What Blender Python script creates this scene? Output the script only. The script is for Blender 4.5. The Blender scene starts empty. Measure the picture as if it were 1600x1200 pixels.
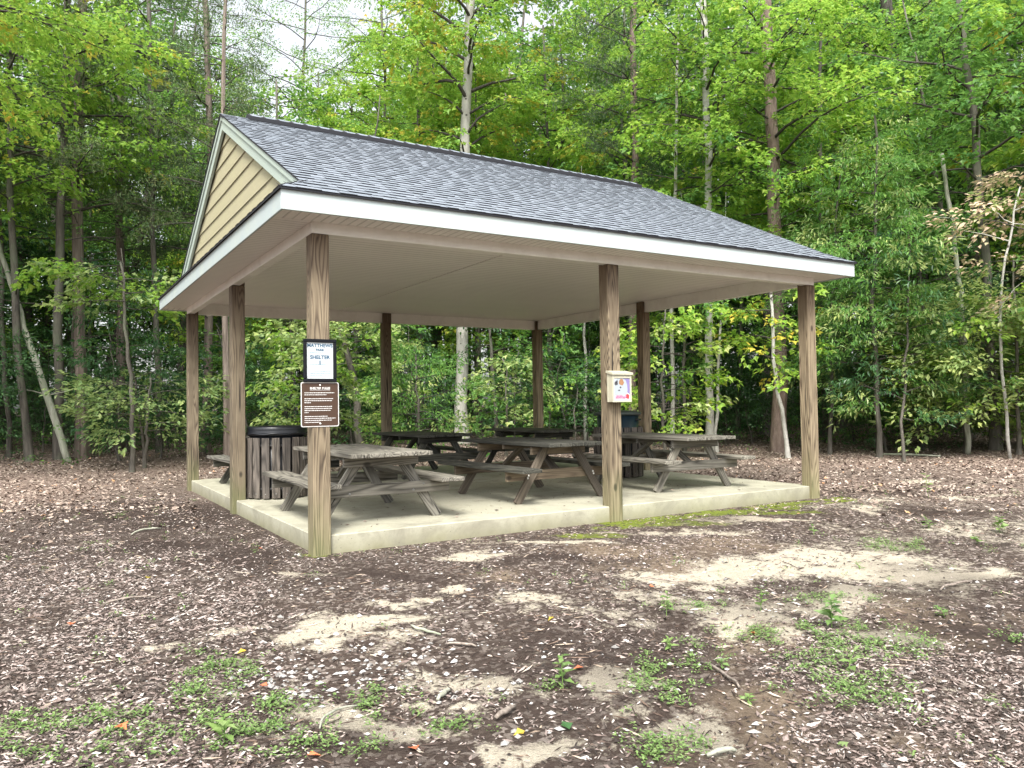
import bpy, bmesh, math, random
import numpy as np
from mathutils import Matrix, Vector
C = bpy.context.scene
# ------------------------------------------------------------------ camera, sky, sun, exposure
YAW, PITCH, ROLL, FPX = 0.549063, 0.027151, -0.014551, 1211.52
CAM = np.array([-1.917, -6.1023, 1.166])
FW = np.array([math.sin(YAW)*math.cos(PITCH), math.cos(YAW)*math.cos(PITCH), math.sin(PITCH)])
_r = np.array([math.cos(YAW), -math.sin(YAW), 0.0]); _u = np.cross(_r, FW)
RT = _r*math.cos(ROLL) + _u*math.sin(ROLL); UP = -_r*math.sin(ROLL) + _u*math.cos(ROLL)
cd = bpy.data.cameras.new('camera'); cam = bpy.data.objects.new('camera', cd); C.collection.objects.link(cam)
cam.matrix_world = Matrix(((RT[0], UP[0], -FW[0], CAM[0]), (RT[1], UP[1], -FW[1], CAM[1]), (RT[2], UP[2], -FW[2], CAM[2]), (0, 0, 0, 1)))
cd.sensor_width = 36; cd.lens = FPX/1600*36; cd.clip_end = 600; cd.clip_start = 0.05
C.camera = cam
SUN_EL, SUN_AZ = math.radians(52), math.radians(215)      # azimuth clockwise from +Y: behind the camera, a little left
w = bpy.data.worlds.new('World'); C.world = w; w.use_nodes = True
nt = w.node_tree; nt.nodes.clear()
sky = nt.nodes.new('ShaderNodeTexSky'); sky.sky_type = 'NISHITA'; sky.sun_disc = False
sky.sun_elevation = SUN_EL; sky.sun_rotation = SUN_AZ; sky.dust_density = 4; sky.air_density = 1.2; sky.ozone_density = 1
hs = nt.nodes.new('ShaderNodeHueSaturation'); hs.inputs['Saturation'].default_value = 0.22
hs.inputs['Value'].default_value = 1.35
bg = nt.nodes.new('ShaderNodeBackground'); bg.inputs[1].default_value = 0.15
wo = nt.nodes.new('ShaderNodeOutputWorld')
nt.links.new(sky.outputs[0], hs.inputs['Color']); nt.links.new(hs.outputs[0], bg.inputs[0]); nt.links.new(bg.outputs[0], wo.inputs[0])
sd = bpy.data.lights.new('sun', 'SUN'); sd.energy = 3.0; sd.angle = math.radians(18); sd.color = (1, .96, .88)
sun = bpy.data.objects.new('sun', sd); C.collection.objects.link(sun)
sdir = Vector((math.sin(SUN_AZ)*math.cos(SUN_EL), math.cos(SUN_AZ)*math.cos(SUN_EL), math.sin(SUN_EL)))
sun.rotation_euler = sdir.to_track_quat('Z', 'Y').to_euler(); sun.location = (0, 0, 30)
C.view_settings.view_transform = 'Standard'; C.view_settings.look = 'None'; C.view_settings.gamma = 1
C.view_settings.exposure = 0.9
cy = C.cycles
cy.max_bounces = 7; cy.diffuse_bounces = 6; cy.glossy_bounces = 2; cy.transmission_bounces = 4; cy.transparent_max_bounces = 4
cy.use_denoising = True; cy.caustics_reflective = False; cy.caustics_refractive = False; cy.sample_clamp_indirect = 6
random.seed(7)
RNG = np.random.default_rng(11)

# ------------------------------------------------------------------ helpers
def link(o, parent=None):
    C.collection.objects.link(o)
    if parent is not None: o.parent = parent
    return o
def tag(o, label=None, cat=None, group=None, kind=None):
    if label: o['label'] = label
    if cat: o['category'] = cat
    if group: o['group'] = group
    if kind: o['kind'] = kind
    return o
def empty(name, loc=(0, 0, 0), rz=0.0, label=None, cat=None, group=None):
    o = bpy.data.objects.new(name, None); o.empty_display_size = .2; link(o)
    o.location = loc; o.rotation_euler = (0, 0, rz); return tag(o, label, cat, group)
def copy_tree(o, parent=None):
    c = o.copy(); link(c, parent)
    for ch in list(o.children): copy_tree(ch, c)
    return c
def np_mesh(name, V, polys_flat, sizes, mats, mi=None, smooth=False):
    V = np.asarray(V, np.float32); me = bpy.data.meshes.new(name)
    F = np.asarray(polys_flat, np.int32); S = np.asarray(sizes, np.int32)
    me.vertices.add(len(V)); me.vertices.foreach_set('co', V.ravel())
    me.loops.add(len(F)); me.loops.foreach_set('vertex_index', F)
    me.polygons.add(len(S)); st = np.zeros(len(S), np.int32); st[1:] = np.cumsum(S)[:-1]
    me.polygons.foreach_set('loop_start', st); me.polygons.foreach_set('loop_total', S)
    for m in mats: me.materials.append(m)
    if mi is not None: me.polygons.foreach_set('material_index', np.asarray(mi, np.int32))
    me.polygons.foreach_set('use_smooth', np.full(len(S), smooth, bool))
    me.update(); me.validate(); return me
class MB:
    def __init__(s): s.v = []; s.f = []; s.m = []
    def add(s, vs, fs, m=0):
        b = len(s.v); s.v += [tuple(map(float, q)) for q in vs]
        for q in fs: s.f.append([i+b for i in q]); s.m.append(m)
    def hexa(s, p, m=0):   # 8 corners: bottom 4 ccw, top 4 ccw
        s.add(p, [(0, 3, 2, 1), (4, 5, 6, 7), (0, 1, 5, 4), (1, 2, 6, 5), (2, 3, 7, 6), (3, 0, 4, 7)], m)
    def box(s, a, b, m=0):
        x0, y0, z0 = a; x1, y1, z1 = b
        s.hexa([(x0, y0, z0), (x1, y0, z0), (x1, y1, z0), (x0, y1, z0), (x0, y0, z1), (x1, y0, z1), (x1, y1, z1), (x0, y1, z1)], m)
    def cbox(s, a, b, c=.004, m=0, taper=0):   # box with chamfered edges
        bm = bmesh.new(); bmesh.ops.create_cube(bm, size=1)
        sx, sy, sz = [b[i]-a[i] for i in range(3)]
        for v in bm.verts: v.co = Vector(((v.co.x+.5)*sx+a[0], (v.co.y+.5)*sy+a[1], (v.co.z+.5)*sz+a[2]))
        bmesh.ops.bevel(bm, geom=bm.edges[:], offset=c, segments=1, affect='EDGES')
        bm.verts.ensure_lookup_table()
        s.add([tuple(v.co) for v in bm.verts], [[v.index for v in f.verts] for f in bm.faces], m); bm.free()
    def tube(s, pts, rad, seg=8, m=0, cap=True, flute=0, fl_n=5):
        pts = [np.array(p, float) for p in pts]; n = len(pts); rings = []; b = len(s.v)
        ref = np.array([1, 0, 0.])
        for i in range(n):
            d = pts[min(i+1, n-1)]-pts[max(i-1, 0)]; d /= (np.linalg.norm(d)+1e-9)
            a = ref-d*ref.dot(d)
            if np.linalg.norm(a) < .1: a = np.array([0, 1, 0.])-d*d[1]
            a /= np.linalg.norm(a); c = np.cross(d, a); ref = a
            for k in range(seg):
                t = 2*math.pi*k/seg; rr = rad[i]
                if flute: rr *= 1+flute*math.cos(fl_n*t)*max(0, 1-i/(n*.5))
                s.v.append(tuple(pts[i]+(a*math.cos(t)+c*math.sin(t))*rr))
        for i in range(n-1):
            for k in range(seg):
                k2 = (k+1) % seg
                s.f.append([b+i*seg+k, b+i*seg+k2, b+(i+1)*seg+k2, b+(i+1)*seg+k]); s.m.append(m)
        if cap:
            s.f.append([b+k for k in range(seg)][::-1]); s.m.append(m)
            s.f.append([b+(n-1)*seg+k for k in range(seg)]); s.m.append(m)
    def lathe(s, prof, seg=28, m=0, c=(0, 0)):
        b = len(s.v)
        for r, z in prof:
            for k in range(seg):
                t = 2*math.pi*k/seg; s.v.append((c[0]+r*math.cos(t), c[1]+r*math.sin(t), z))
        for i in range(len(prof)-1):
            for k in range(seg):
                k2 = (k+1) % seg; s.f.append([b+i*seg+k, b+i*seg+k2, b+(i+1)*seg+k2, b+(i+1)*seg+k]); s.m.append(m)
        s.f.append([b+(len(prof)-1)*seg+k for k in range(seg)]); s.m.append(m)
        s.f.append([b+k for k in range(seg)][::-1]); s.m.append(m)
    def mesh(s, name, mats, smooth=False):
        flat = [i for f in s.f for i in f]
        return np_mesh(name, np.array(s.v), flat, [len(f) for f in s.f], mats if isinstance(mats, (list, tuple)) else [mats], s.m, smooth)
    def build(s, name, mats, parent=None, smooth=False, loc=None, M=None):
        o = bpy.data.objects.new(name, s.mesh(name, mats, smooth)); link(o, parent)
        if M is not None: o.matrix_local = M
        elif loc is not None: o.location = loc
        return o
def frame_from(p0, p1, wdir):
    p0, p1, wd = Vector(p0), Vector(p1), Vector(wdir)
    z = (p1-p0).normalized(); x = (wd-z*wd.dot(z)).normalized(); y = z.cross(x)
    M = Matrix((x, y, z)).transposed().to_4x4(); M.translation = p0; return M, (p1-p0).length
def plank(name, parent, p0, p1, w_, t_, mat, wdir=(1, 0, 0), ch=.004, n=1, gap=.006, warp=0.0):
    """n planks side by side along wdir, grain along local z"""
    M, L = frame_from(p0, p1, wdir); mb = MB(); tot = n*w_+(n-1)*gap
    for i in range(n):
        x0 = -tot/2+i*(w_+gap); dy = random.uniform(-warp, warp); dz = random.uniform(-warp, warp)*2
        mb.cbox((x0, -t_/2+dy, dz), (x0+w_, t_/2+dy, L+dz), ch)
    return mb.build(name, mat, parent, M=M)

# value noise
_LAT = np.random.default_rng(3).random((256, 256))
def vnoise(x, y, s):
    x = np.asarray(x, float)/s+1000.3; y = np.asarray(y, float)/s+700.7
    xi = np.floor(x).astype(int); yi = np.floor(y).astype(int); fx = x-xi; fy = y-yi
    fx = fx*fx*(3-2*fx); fy = fy*fy*(3-2*fy)
    g = lambda a, b: _LAT[a % 256, b % 256]
    return (g(xi, yi)*(1-fx)+g(xi+1, yi)*fx)*(1-fy)+(g(xi, yi+1)*(1-fx)+g(xi+1, yi+1)*fx)*fy
def fbm(x, y, s): return (vnoise(x, y, s)+.5*vnoise(x+31, y-17, s/2)+.25*vnoise(x-9, y+77, s/4))/1.75
def terrain(x, y):
    x = np.asarray(x, float); y = np.asarray(y, float)
    r = np.hypot(x-3, y-3)
    rise = 0.034*np.maximum(0, r-6.0)*np.clip((y+x*.35+2)/5, 0, 1); rise = np.minimum(rise, 1.1)
    drop = -0.024*np.maximum(0, -(y+.6)); drop = np.maximum(drop, -.4)
    d = np.maximum(np.maximum(-x, x-6), np.maximum(-y, y-6)); k = np.clip((d-.1)/1.2, 0, 1)
    return rise+drop+k*((fbm(x, y, 1.7)-.5)*.075+(vnoise(x, y, .33)-.5)*.028+(vnoise(x+4, y, .13)-.5)*.016)
def at(px, py):
    """the terrain point seen at a pixel of the 1600x1200 photograph"""
    d = FW*FPX+RT*(px-800)-UP*(py-600); d = d/np.linalg.norm(d[:2])
    t = 2.0
    for i in range(2500):
        p = CAM+d*t
        if p[2] < float(terrain(p[0], p[1])): break
        t += .03
    return np.array([p[0], p[1], float(terrain(p[0], p[1]))])
def at_depth(px, py, dep): return CAM+FW*dep+RT*(px-800)/FPX*dep-UP*(py-600)/FPX*dep
def depth_of(p): return float((np.asarray(p)-CAM) @ FW)

# ------------------------------------------------------------------ materials
def new_mat(name):
    m = bpy.data.materials.new(name); m.use_nodes = True; n = m.node_tree.nodes; n.clear()
    out = n.new('ShaderNodeOutputMaterial'); p = n.new('ShaderNodeBsdfPrincipled')
    m.node_tree.links.new(p.outputs[0], out.inputs[0]); return m, m.node_tree, p, out
def N(t, typ, **kw):
    n = t.nodes.new(typ)
    for k, v in kw.items():
        if k.startswith('i_'):
            key = k[2:]; key = int(key) if key.isdigit() else key.replace('_', ' ')
            n.inputs[key].default_value = v
        else: setattr(n, k, v)
    return n
def ramp(t, fac, stops, interp='LINEAR'):
    r = t.nodes.new('ShaderNodeValToRGB'); r.color_ramp.interpolation = interp
    e = r.color_ramp.elements
    while len(e) < len(stops): e.new(.5)
    for i, (p, c) in enumerate(stops): e[i].position = p; e[i].color = (*c, 1) if len(c) == 3 else c
    t.links.new(fac, r.inputs[0]); return r.outputs[0]
def mix(t, fac, a, b, mode='MIX'):
    m = t.nodes.new('ShaderNodeMix'); m.data_type = 'RGBA'; m.blend_type = mode
    for s, v in ((m.inputs[0], fac), (m.inputs[6], a), (m.inputs[7], b)):
        if isinstance(v, bpy.types.NodeSocket): t.links.new(v, s)
        elif isinstance(v, (int, float)): s.default_value = v
        else: s.default_value = (*v, 1)
    return m.outputs[2]
def math_(t, op, a, b=None, clamp=False):
    m = t.nodes.new('ShaderNodeMath'); m.operation = op; m.use_clamp = clamp
    for i, v in enumerate((a, b)):
        if v is None: continue
        if isinstance(v, bpy.types.NodeSocket): t.links.new(v, m.inputs[i])
        else: m.inputs[i].default_value = v
    return m.outputs[0]
def noise(t, vec, scale, detail=3, rough=.55, dist=0):
    n = N(t, 'ShaderNodeTexNoise'); n.inputs['Scale'].default_value = scale; n.inputs['Detail'].default_value = detail
    n.inputs['Roughness'].default_value = rough; n.inputs['Distortion'].default_value = dist
    if vec is not None: t.links.new(vec, n.inputs['Vector'])
    return n.outputs[0]
def mapping(t, vec, scale=(1, 1, 1), loc=None):
    m = N(t, 'ShaderNodeMapping'); m.inputs['Scale'].default_value = scale; t.links.new(vec, m.inputs['Vector'])
    if loc is not None:
        if isinstance(loc, bpy.types.NodeSocket): t.links.new(loc, m.inputs['Location'])
        else: m.inputs['Location'].default_value = loc
    return m.outputs[0]
def bump(t, h, strength, dist, p):
    b = N(t, 'ShaderNodeBump'); b.inputs['Strength'].default_value = strength; b.inputs['Distance'].default_value = dist
    t.links.new(h, b.inputs['Height']); t.links.new(b.outputs[0], p.inputs['Normal'])

def wood(name, dark, mid, light, ring=26, rough=.8, green=None, gz=(0, .5), stain=None, contrast=1.0):
    m, t, p, out = new_mat(name)
    tc = N(t, 'ShaderNodeTexCoord'); oi = N(t, 'ShaderNodeObjectInfo'); ge = N(t, 'ShaderNodeNewGeometry')
    off = math_(t, 'ADD', math_(t, 'MULTIPLY', oi.outputs['Random'], 37.0), math_(t, 'MULTIPLY', ge.outputs['Random Per Island'], 53.0))
    cmb = N(t, 'ShaderNodeCombineXYZ')
    for i in range(3): t.links.new(off, cmb.inputs[i])
    v1 = mapping(t, tc.outputs['Object'], (1, 1, .07), cmb.outputs[0])
    n1 = noise(t, v1, 5.5, 1.5, .5, .4)
    rings = math_(t, 'SINE', math_(t, 'MULTIPLY', n1, ring*6.28))
    rings = math_(t, 'POWER', math_(t, 'ADD', math_(t, 'MULTIPLY', rings, .5), .5), .55)
    v2 = mapping(t, tc.outputs['Object'], (1, 1, .03), cmb.outputs[0])
    fib = noise(t, v2, 130, 3, .7)
    v3 = mapping(t, tc.outputs['Object'], (1, 1, .35), cmb.outputs[0])
    big = noise(t, v3, 6, 3, .6)
    g = math_(t, 'ADD', math_(t, 'MULTIPLY', rings, .45*contrast), math_(t, 'MULTIPLY', fib, .55))
    g = math_(t, 'ADD', g, math_(t, 'MULTIPLY', math_(t, 'SUBTRACT', big, .5), .8))
    col = ramp(t, g, [(.12, dark), (.45, mid), (.85, light)])
    # knots
    vo = N(t, 'ShaderNodeTexVoronoi'); vo.inputs['Scale'].default_value = 3.1
    t.links.new(mapping(t, tc.outputs['Object'], (1, 1, .55), cmb.outputs[0]), vo.inputs['Vector'])
    kn = ramp(t, vo.outputs['Distance'], [(.0, (1, 1, 1)), (.05, (.8, .8, .8)), (.085, (0, 0, 0))])
    col = mix(t, kn, col, tuple(c*.45 for c in dark))
    # drying checks
    ck = noise(t, mapping(t, tc.outputs['Object'], (1, 1, .018), cmb.outputs[0]), 55, 1, .4)
    ckm = ramp(t, ck, [(.28, (1, 1, 1)), (.33, (0, 0, 0))])
    col = mix(t, ckm, col, tuple(c*.35 for c in dark))
    tint = mix(t, oi.outputs['Random'], (.72, .72, .73), (1.12, 1.10, 1.06)); col = mix(t, 1.0, col, tint, 'MULTIPLY')
    sx = N(t, 'ShaderNodeSeparateXYZ'); t.links.new(tc.outputs['Object'], sx.inputs[0])
    if green:
        gz_n = N(t, 'ShaderNodeMapRange'); gz_n.inputs[1].default_value = gz[1]; gz_n.inputs[2].default_value = gz[0]
        t.links.new(math_(t, 'ADD', sx.outputs[2], math_(t, 'MULTIPLY', math_(t, 'SUBTRACT', big, .5), .7)), gz_n.inputs[0])
        col = mix(t, math_(t, 'MULTIPLY', gz_n.outputs[0], .42), col, green)
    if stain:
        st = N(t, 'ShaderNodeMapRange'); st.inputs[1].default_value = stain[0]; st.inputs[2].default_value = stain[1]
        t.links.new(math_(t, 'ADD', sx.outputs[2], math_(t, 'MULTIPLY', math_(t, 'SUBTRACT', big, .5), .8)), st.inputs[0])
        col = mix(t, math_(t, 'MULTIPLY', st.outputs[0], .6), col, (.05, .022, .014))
    t.links.new(col, p.inputs['Base Color']); p.inputs['Roughness'].default_value = rough
    bump(t, math_(t, 'SUBTRACT', g, ckm), .5, .004, p)
    return m
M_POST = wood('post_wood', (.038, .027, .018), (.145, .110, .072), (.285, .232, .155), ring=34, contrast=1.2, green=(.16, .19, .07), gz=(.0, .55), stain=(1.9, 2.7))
M_GREY = wood('weathered_grey_wood', (.035, .033, .027), (.115, .108, .092), (.25, .238, .205), ring=20)
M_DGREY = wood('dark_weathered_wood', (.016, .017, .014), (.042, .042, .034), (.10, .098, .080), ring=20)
M_BROWN = wood('brown_leg_wood', (.055, .042, .03), (.085, .070, .054), (.145, .122, .094), ring=20)
M_RED = wood('reddish_board_wood', (.07, .052, .036), (.125, .097, .067), (.20, .16, .112), ring=14)
M_SLAT = wood('slat_wood', (.022, .019, .016), (.085, .073, .063), (.19, .165, .142), ring=22)

def plain(name, col, rough=.5, nscale=40, namt=.12, bumpd=.0, metal=0, spec=None, dirt=None):
    m, t, p, out = new_mat(name); tc = N(t, 'ShaderNodeTexCoord')
    n1 = noise(t, tc.outputs['Object'], nscale, 4, .6)
    c = mix(t, n1, tuple(x*(1-namt) for x in col), tuple(min(1, x*(1+namt)) for x in col))
    if dirt:
        n2 = noise(t, tc.outputs['Object'], 3, 5, .65); c = mix(t, ramp(t, n2, [(.45, (0, 0, 0)), (.8, (.5, .5, .5))]), c, dirt)
    t.links.new(c, p.inputs['Base Color']); p.inputs['Roughness'].default_value = rough; p.inputs['Metallic'].default_value = metal
    if spec is not None: p.inputs['Specular IOR Level'].default_value = spec
    if bumpd: bump(t, n1, .4, bumpd, p)
    return m
M_FASCIA = plain('fascia_white', (.40, .46, .465), .55, 60, .05, .001, dirt=(.5, .55, .46))
M_TRIM = plain('rake_trim', (.36, .425, .385), .55, 50, .05, .001, dirt=(.42, .47, .38))
M_BEAM = plain('beam_wrap', (.80, .79, .755), .5, 20, .04, .001, dirt=(.5, .48, .43))
M_BLACKP = plain('black_plastic', (.012, .014, .018), .35, 60, .3, .001)
M_BLUEP = plain('blue_drum', (.014, .030, .042), .35, 30, .2)
M_GREENLID = plain('dark_green_lid', (.045, .06, .055), .5, 30, .2)
M_FRAMEB = plain('black_frame', (.008, .009, .012), .5, 60, .2, spec=.15)
M_PAPER = plain('paper', (.50, .535, .55), .4, 20, .02)
M_SIGNB = plain('sign_brown', (.055, .028, .016), .45, 30, .08)
M_WHITE = plain('sign_white', (.6, .6, .59), .4, 40, .03)
M_TEAL = plain('teal_ink', (.01, .07, .14), .5, 40, .05)
M_INK = plain('pale_ink', (.14, .26, .34), .5, 40, .05)
M_CREAM = plain('cream_box', (.47, .45, .345), .5, 25, .06, .001)
M_BOLT = plain('bolt_steel', (.25, .25, .24), .45, 40, .2, metal=.8)
M_BOLTW = plain('bolt_bright', (.7, .7, .68), .4, 40, .1, metal=.3)
M_DRIP = plain('drip_edge', (.02, .02, .022), .6, 40, .2)
M_LAV = plain('flyer_lavender', (.20, .17, .36), .5, 30, .05)
M_PINK = plain('flyer_pink', (.85, .12, .25), .5, 30, .1)
M_REDI = plain('flyer_red', (.8, .05, .05), .5, 30, .1)
M_TAN = plain('flyer_tan', (.30, .16, .08), .5, 90, .2)
M_FLUF = plain('flyer_fur', (.34, .385, .42), .6, 90, .08)
M_DKSPOT = plain('flyer_dark', (.06, .06, .07), .5, 90, .2)

def siding_mat():
    m, t, p, out = new_mat('siding_beige'); tc = N(t, 'ShaderNodeTexCoord')
    n1 = noise(t, mapping(t, tc.outputs['Object'], (1, .4, 6)), 16, 4, .6); n2 = noise(t, tc.outputs['Object'], 2.2, 4, .6)
    c = mix(t, n1, (.30, .275, .175), (.395, .365, .245)); c = mix(t, ramp(t, n2, [(.4, (0, 0, 0)), (.85, (.4, .4, .4))]), c, (.38, .36, .2))
    t.links.new(c, p.inputs['Base Color']); p.inputs['Roughness'].default_value = .6; bump(t, n1, .3, .002, p); return m
M_SIDING = siding_mat()
def groove_mat(name, axis, pitch, col):
    m, t, p, out = new_mat(name); tc = N(t, 'ShaderNodeTexCoord'); sx = N(t, 'ShaderNodeSeparateXYZ')
    t.links.new(tc.outputs['Object'], sx.inputs[0])
    fr = math_(t, 'FRACT', math_(t, 'MULTIPLY', sx.outputs[axis], 1/pitch))
    g = ramp(t, fr, [(0, (0, 0, 0)), (.07, (.1, .1, .1)), (.2, (1, 1, 1)), (.9, (1, 1, 1)), (1, (0, 0, 0))])
    idn = N(t, 'ShaderNodeTexWhiteNoise', noise_dimensions='1D')
    t.links.new(math_(t, 'FLOOR', math_(t, 'MULTIPLY', sx.outputs[axis], 1/(pitch*3))), idn.inputs['W'])
    n2 = noise(t, tc.outputs['Object'], 1.4, 3, .5)
    c = mix(t, n2, tuple(x*.93 for x in col), tuple(x*1.04 for x in col))
    c = mix(t, math_(t, 'MULTIPLY', idn.outputs[0], .12), c, tuple(x*.8 for x in col))
    c = mix(t, g, tuple(x*.66 for x in col), c)
    t.links.new(c, p.inputs['Base Color']); p.inputs['Roughness'].default_value = .45; bump(t, g, .6, .008, p); return m
M_CEIL = groove_mat('ceiling_panels', 1, .10, (.90, .87, .85))
M_SOF_F = groove_mat('soffit_panels_front', 0, .075, (.80, .775, .745))
M_SOF_S = groove_mat('soffit_panels_side', 1, .075, (.80, .775, .745))

def shingle_mat():
    m, t, p, out = new_mat('asphalt_shingle'); tc = N(t, 'ShaderNodeTexCoord'); ge = N(t, 'ShaderNodeNewGeometry')
    gran = noise(t, tc.outputs['Object'], 420, 2, .8); bl = noise(t, tc.outputs['Object'], 1.3, 3, .5)
    c = ramp(t, ge.outputs['Random Per Island'], [(0, (.125, .153, .185)), (.4, (.145, .174, .21)), (.75, (.162, .192, .232)), (1, (.185, .215, .255))])
    c = mix(t, ramp(t, gran, [(.3, (0, 0, 0)), (.75, (.75, .75, .75))]), c, (.25, .28, .325))
    c = mix(t, math_(t, 'MULTIPLY', bl, .35), c, (.12, .125, .14))
    t.links.new(c, p.inputs['Base Color']); p.inputs['Roughness'].default_value = .8; bump(t, gran, .5, .003, p); return m
M_SHING = shingle_mat()
M_SHDARK = plain('shingle_shadow_band', (.014, .015, .02), .9, 200, .3)  # printed band colour; also paints in the shadow lines under the tabs

def concrete_mat():
    m, t, p, out = new_mat('concrete'); tc = N(t, 'ShaderNodeTexCoord'); ge = N(t, 'ShaderNodeNewGeometry')
    o = tc.outputs['Object']
    n1 = noise(t, o, 1.1, 5, .6); n2 = noise(t, o, 45, 4, .7); n3 = noise(t, o, 5, 4, .6)
    c = mix(t, n1, (.26, .25, .185), (.50, .485, .395)); c = mix(t, math_(t, 'MULTIPLY', n3, .5), c, (.36, .35, .26))
    c = mix(t, ramp(t, n2, [(.3, (.5, .5, .5)), (.5, (0, 0, 0))]), c, (.27, .26, .20))
    nz = N(t, 'ShaderNodeSeparateXYZ'); t.links.new(ge.outputs['Normal'], nz.inputs[0])
    side = math_(t, 'SUBTRACT', 1.0, math_(t, 'ABSOLUTE', nz.outputs[2]), True)
    sz = N(t, 'ShaderNodeSeparateXYZ'); t.links.new(o, sz.inputs[0])
    low = N(t, 'ShaderNodeMapRange'); low.inputs[1].default_value = .13; low.inputs[2].default_value = -.02
    t.links.new(math_(t, 'ADD', sz.outputs[2], math_(t, 'MULTIPLY', math_(t, 'SUBTRACT', n3, .5), .16)), low.inputs[0])
    c = mix(t, math_(t, 'MULTIPLY', math_(t, 'MULTIPLY', side, low.outputs[0]), .9), c, (.19, .18, .10))
    st = noise(t, o, 2.3, 6, .7, .6); c = mix(t, ramp(t, st, [(.46, (0, 0, 0)), (.68, (.7, .7, .7))]), c, (.19, .178, .135))
    vo = N(t, 'ShaderNodeTexVoronoi'); vo.inputs['Scale'].default_value = 14; t.links.new(o, vo.inputs['Vector'])
    pit = ramp(t, vo.outputs['Distance'], [(.05, (1, 1, 1)), (.09, (0, 0, 0))]); c = mix(t, math_(t, 'MULTIPLY', pit, .6), c, (.12, .11, .08))
    t.links.new(c, p.inputs['Base Color']); p.inputs['Roughness'].default_value = .85; bump(t, n2, .35, .004, p); return m
M_CONC = concrete_mat()

def bark(name, a, b, spots=None, scale=9, vs=.18, bd=.03, lich=None):
    m, t, p, out = new_mat(name); tc = N(t, 'ShaderNodeTexCoord'); oi = N(t, 'ShaderNodeObjectInfo'); o = tc.outputs['Object']
    n1 = noise(t, mapping(t, o, (1, 1, vs)), scale, 5, .68, .3); n2 = noise(t, o, 1.4, 3, .6)
    c = mix(t, ramp(t, n1, [(.32, (0, 0, 0)), (.66, (1, 1, 1))]), a, b)
    if lich: c = mix(t, ramp(t, n2, [(.48, (0, 0, 0)), (.62, (.7, .7, .7))]), c, lich)
    if spots:
        vo = N(t, 'ShaderNodeTexVoronoi'); vo.inputs['Scale'].default_value = 4.2; t.links.new(mapping(t, o, (1, 1, 1.4)), vo.inputs['Vector'])
        s = ramp(t, vo.outputs['Distance'], [(.13, (1, 1, 1)), (.19, (0, 0, 0))]); c = mix(t, s, c, spots)
    c = mix(t, 1.0, c, mix(t, oi.outputs['Random'], (.8, .8, .8), (1.1, 1.1, 1.1)), 'MULTIPLY')
    t.links.new(c, p.inputs['Base Color']); p.inputs['Roughness'].default_value = .9; bump(t, n1, .8, bd, p); return m
B_GREY = bark('bark_grey', (.045, .04, .034), (.15, .135, .115), lich=(.13, .145, .10))
B_CEDAR = bark('bark_cedar', (.10, .075, .062), (.30, .245, .21), scale=16, vs=.05, bd=.05)
B_BEECH = bark('bark_beech', (.30, .29, .26), (.46, .45, .41), spots=(.04, .035, .03), scale=5, vs=.6, bd=.006)
B_PALE = bark('bark_pale', (.34, .33, .30), (.54, .53, .49), spots=(.07, .06, .05), scale=7, vs=1.6, bd=.006)
B_PINE = bark('bark_pine', (.11, .075, .06), (.29, .22, .19), scale=14, vs=.25, bd=.04)
B_OAK = bark('bark_oak', (.035, .03, .027), (.12, .11, .095), scale=12, vs=.16, bd=.05)
B_LIMB = bark('bark_limb', (.03, .026, .022), (.09, .08, .068), scale=14, vs=.3, bd=.01)  # grey bark darkened: the limbs' against-the-light look is put into the colour
B_DEAD = bark('bark_dead', (.20, .21, .16), (.50, .50, .42), scale=10, vs=.15, bd=.02, lich=(.26, .30, .21))

def leaf_mat(name, cols, transl=.4, tcol=(.35, .5, .06), rough=.45, obj_tint=.25):
    m, t, p, out = new_mat(name); ge = N(t, 'ShaderNodeNewGeometry'); oi = N(t, 'ShaderNodeObjectInfo')
    k = len(cols); c = ramp(t, ge.outputs['Random Per Island'], [(i/(k-1), cc) for i, cc in enumerate(cols)])
    c = mix(t, 1.0, c, mix(t, oi.outputs['Random'], (1-obj_tint, 1-obj_tint*.8, 1-obj_tint), (1+obj_tint, 1+obj_tint*.6, 1)), 'MULTIPLY')
    t.links.new(c, p.inputs['Base Color']); p.inputs['Roughness'].default_value = rough; p.inputs['Specular IOR Level'].default_value = .35
    tr = N(t, 'ShaderNodeBsdfTranslucent'); t.links.new(mix(t, .55, c, tcol), tr.inputs[0])
    ms = N(t, 'ShaderNodeMixShader'); ms.inputs[0].default_value = transl
    t.links.new(p.outputs[0], ms.inputs[1]); t.links.new(tr.outputs[0], ms.inputs[2]); t.links.new(ms.outputs[0], out.inputs[0]); return m
L_LIME = leaf_mat('leaves_lime', [(.11, .23, .04), (.165, .34, .055), (.24, .415, .07), (.32, .475, .095), (.38, .45, .09)], .5, (.44, .69, .11), .38)
L_MID = leaf_mat('leaves_mid_green', [(.055, .15, .045), (.09, .225, .06), (.135, .295, .08), (.20, .365, .10)], .45, (.30, .53, .11), .38)
L_DEEP = leaf_mat('leaves_deep_green', [(.024, .075, .034), (.042, .115, .048), (.065, .155, .062), (.095, .195, .075)], .33, (.14, .29, .08), .38)
L_CEDAR = leaf_mat('needles_cedar', [(.038, .075, .036), (.065, .12, .05), (.10, .155, .065), (.14, .165, .08)], .2, (.15, .23, .09), .7)
L_PALE = leaf_mat('leaves_pale_green', [(.18, .28, .12), (.26, .38, .15), (.36, .46, .20), (.45, .52, .20)], .42, (.48, .62, .2), .36)
L_PINK = leaf_mat('leaves_pinkish', [(.50, .42, .32), (.58, .44, .38), (.42, .46, .28), (.62, .50, .44)], .35, (.55, .45, .30))
L_YEL = leaf_mat('leaves_yellow', [(.36, .42, .07), (.48, .47, .08), (.62, .44, .08), (.26, .38, .07)], .45, (.6, .6, .1))
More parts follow.
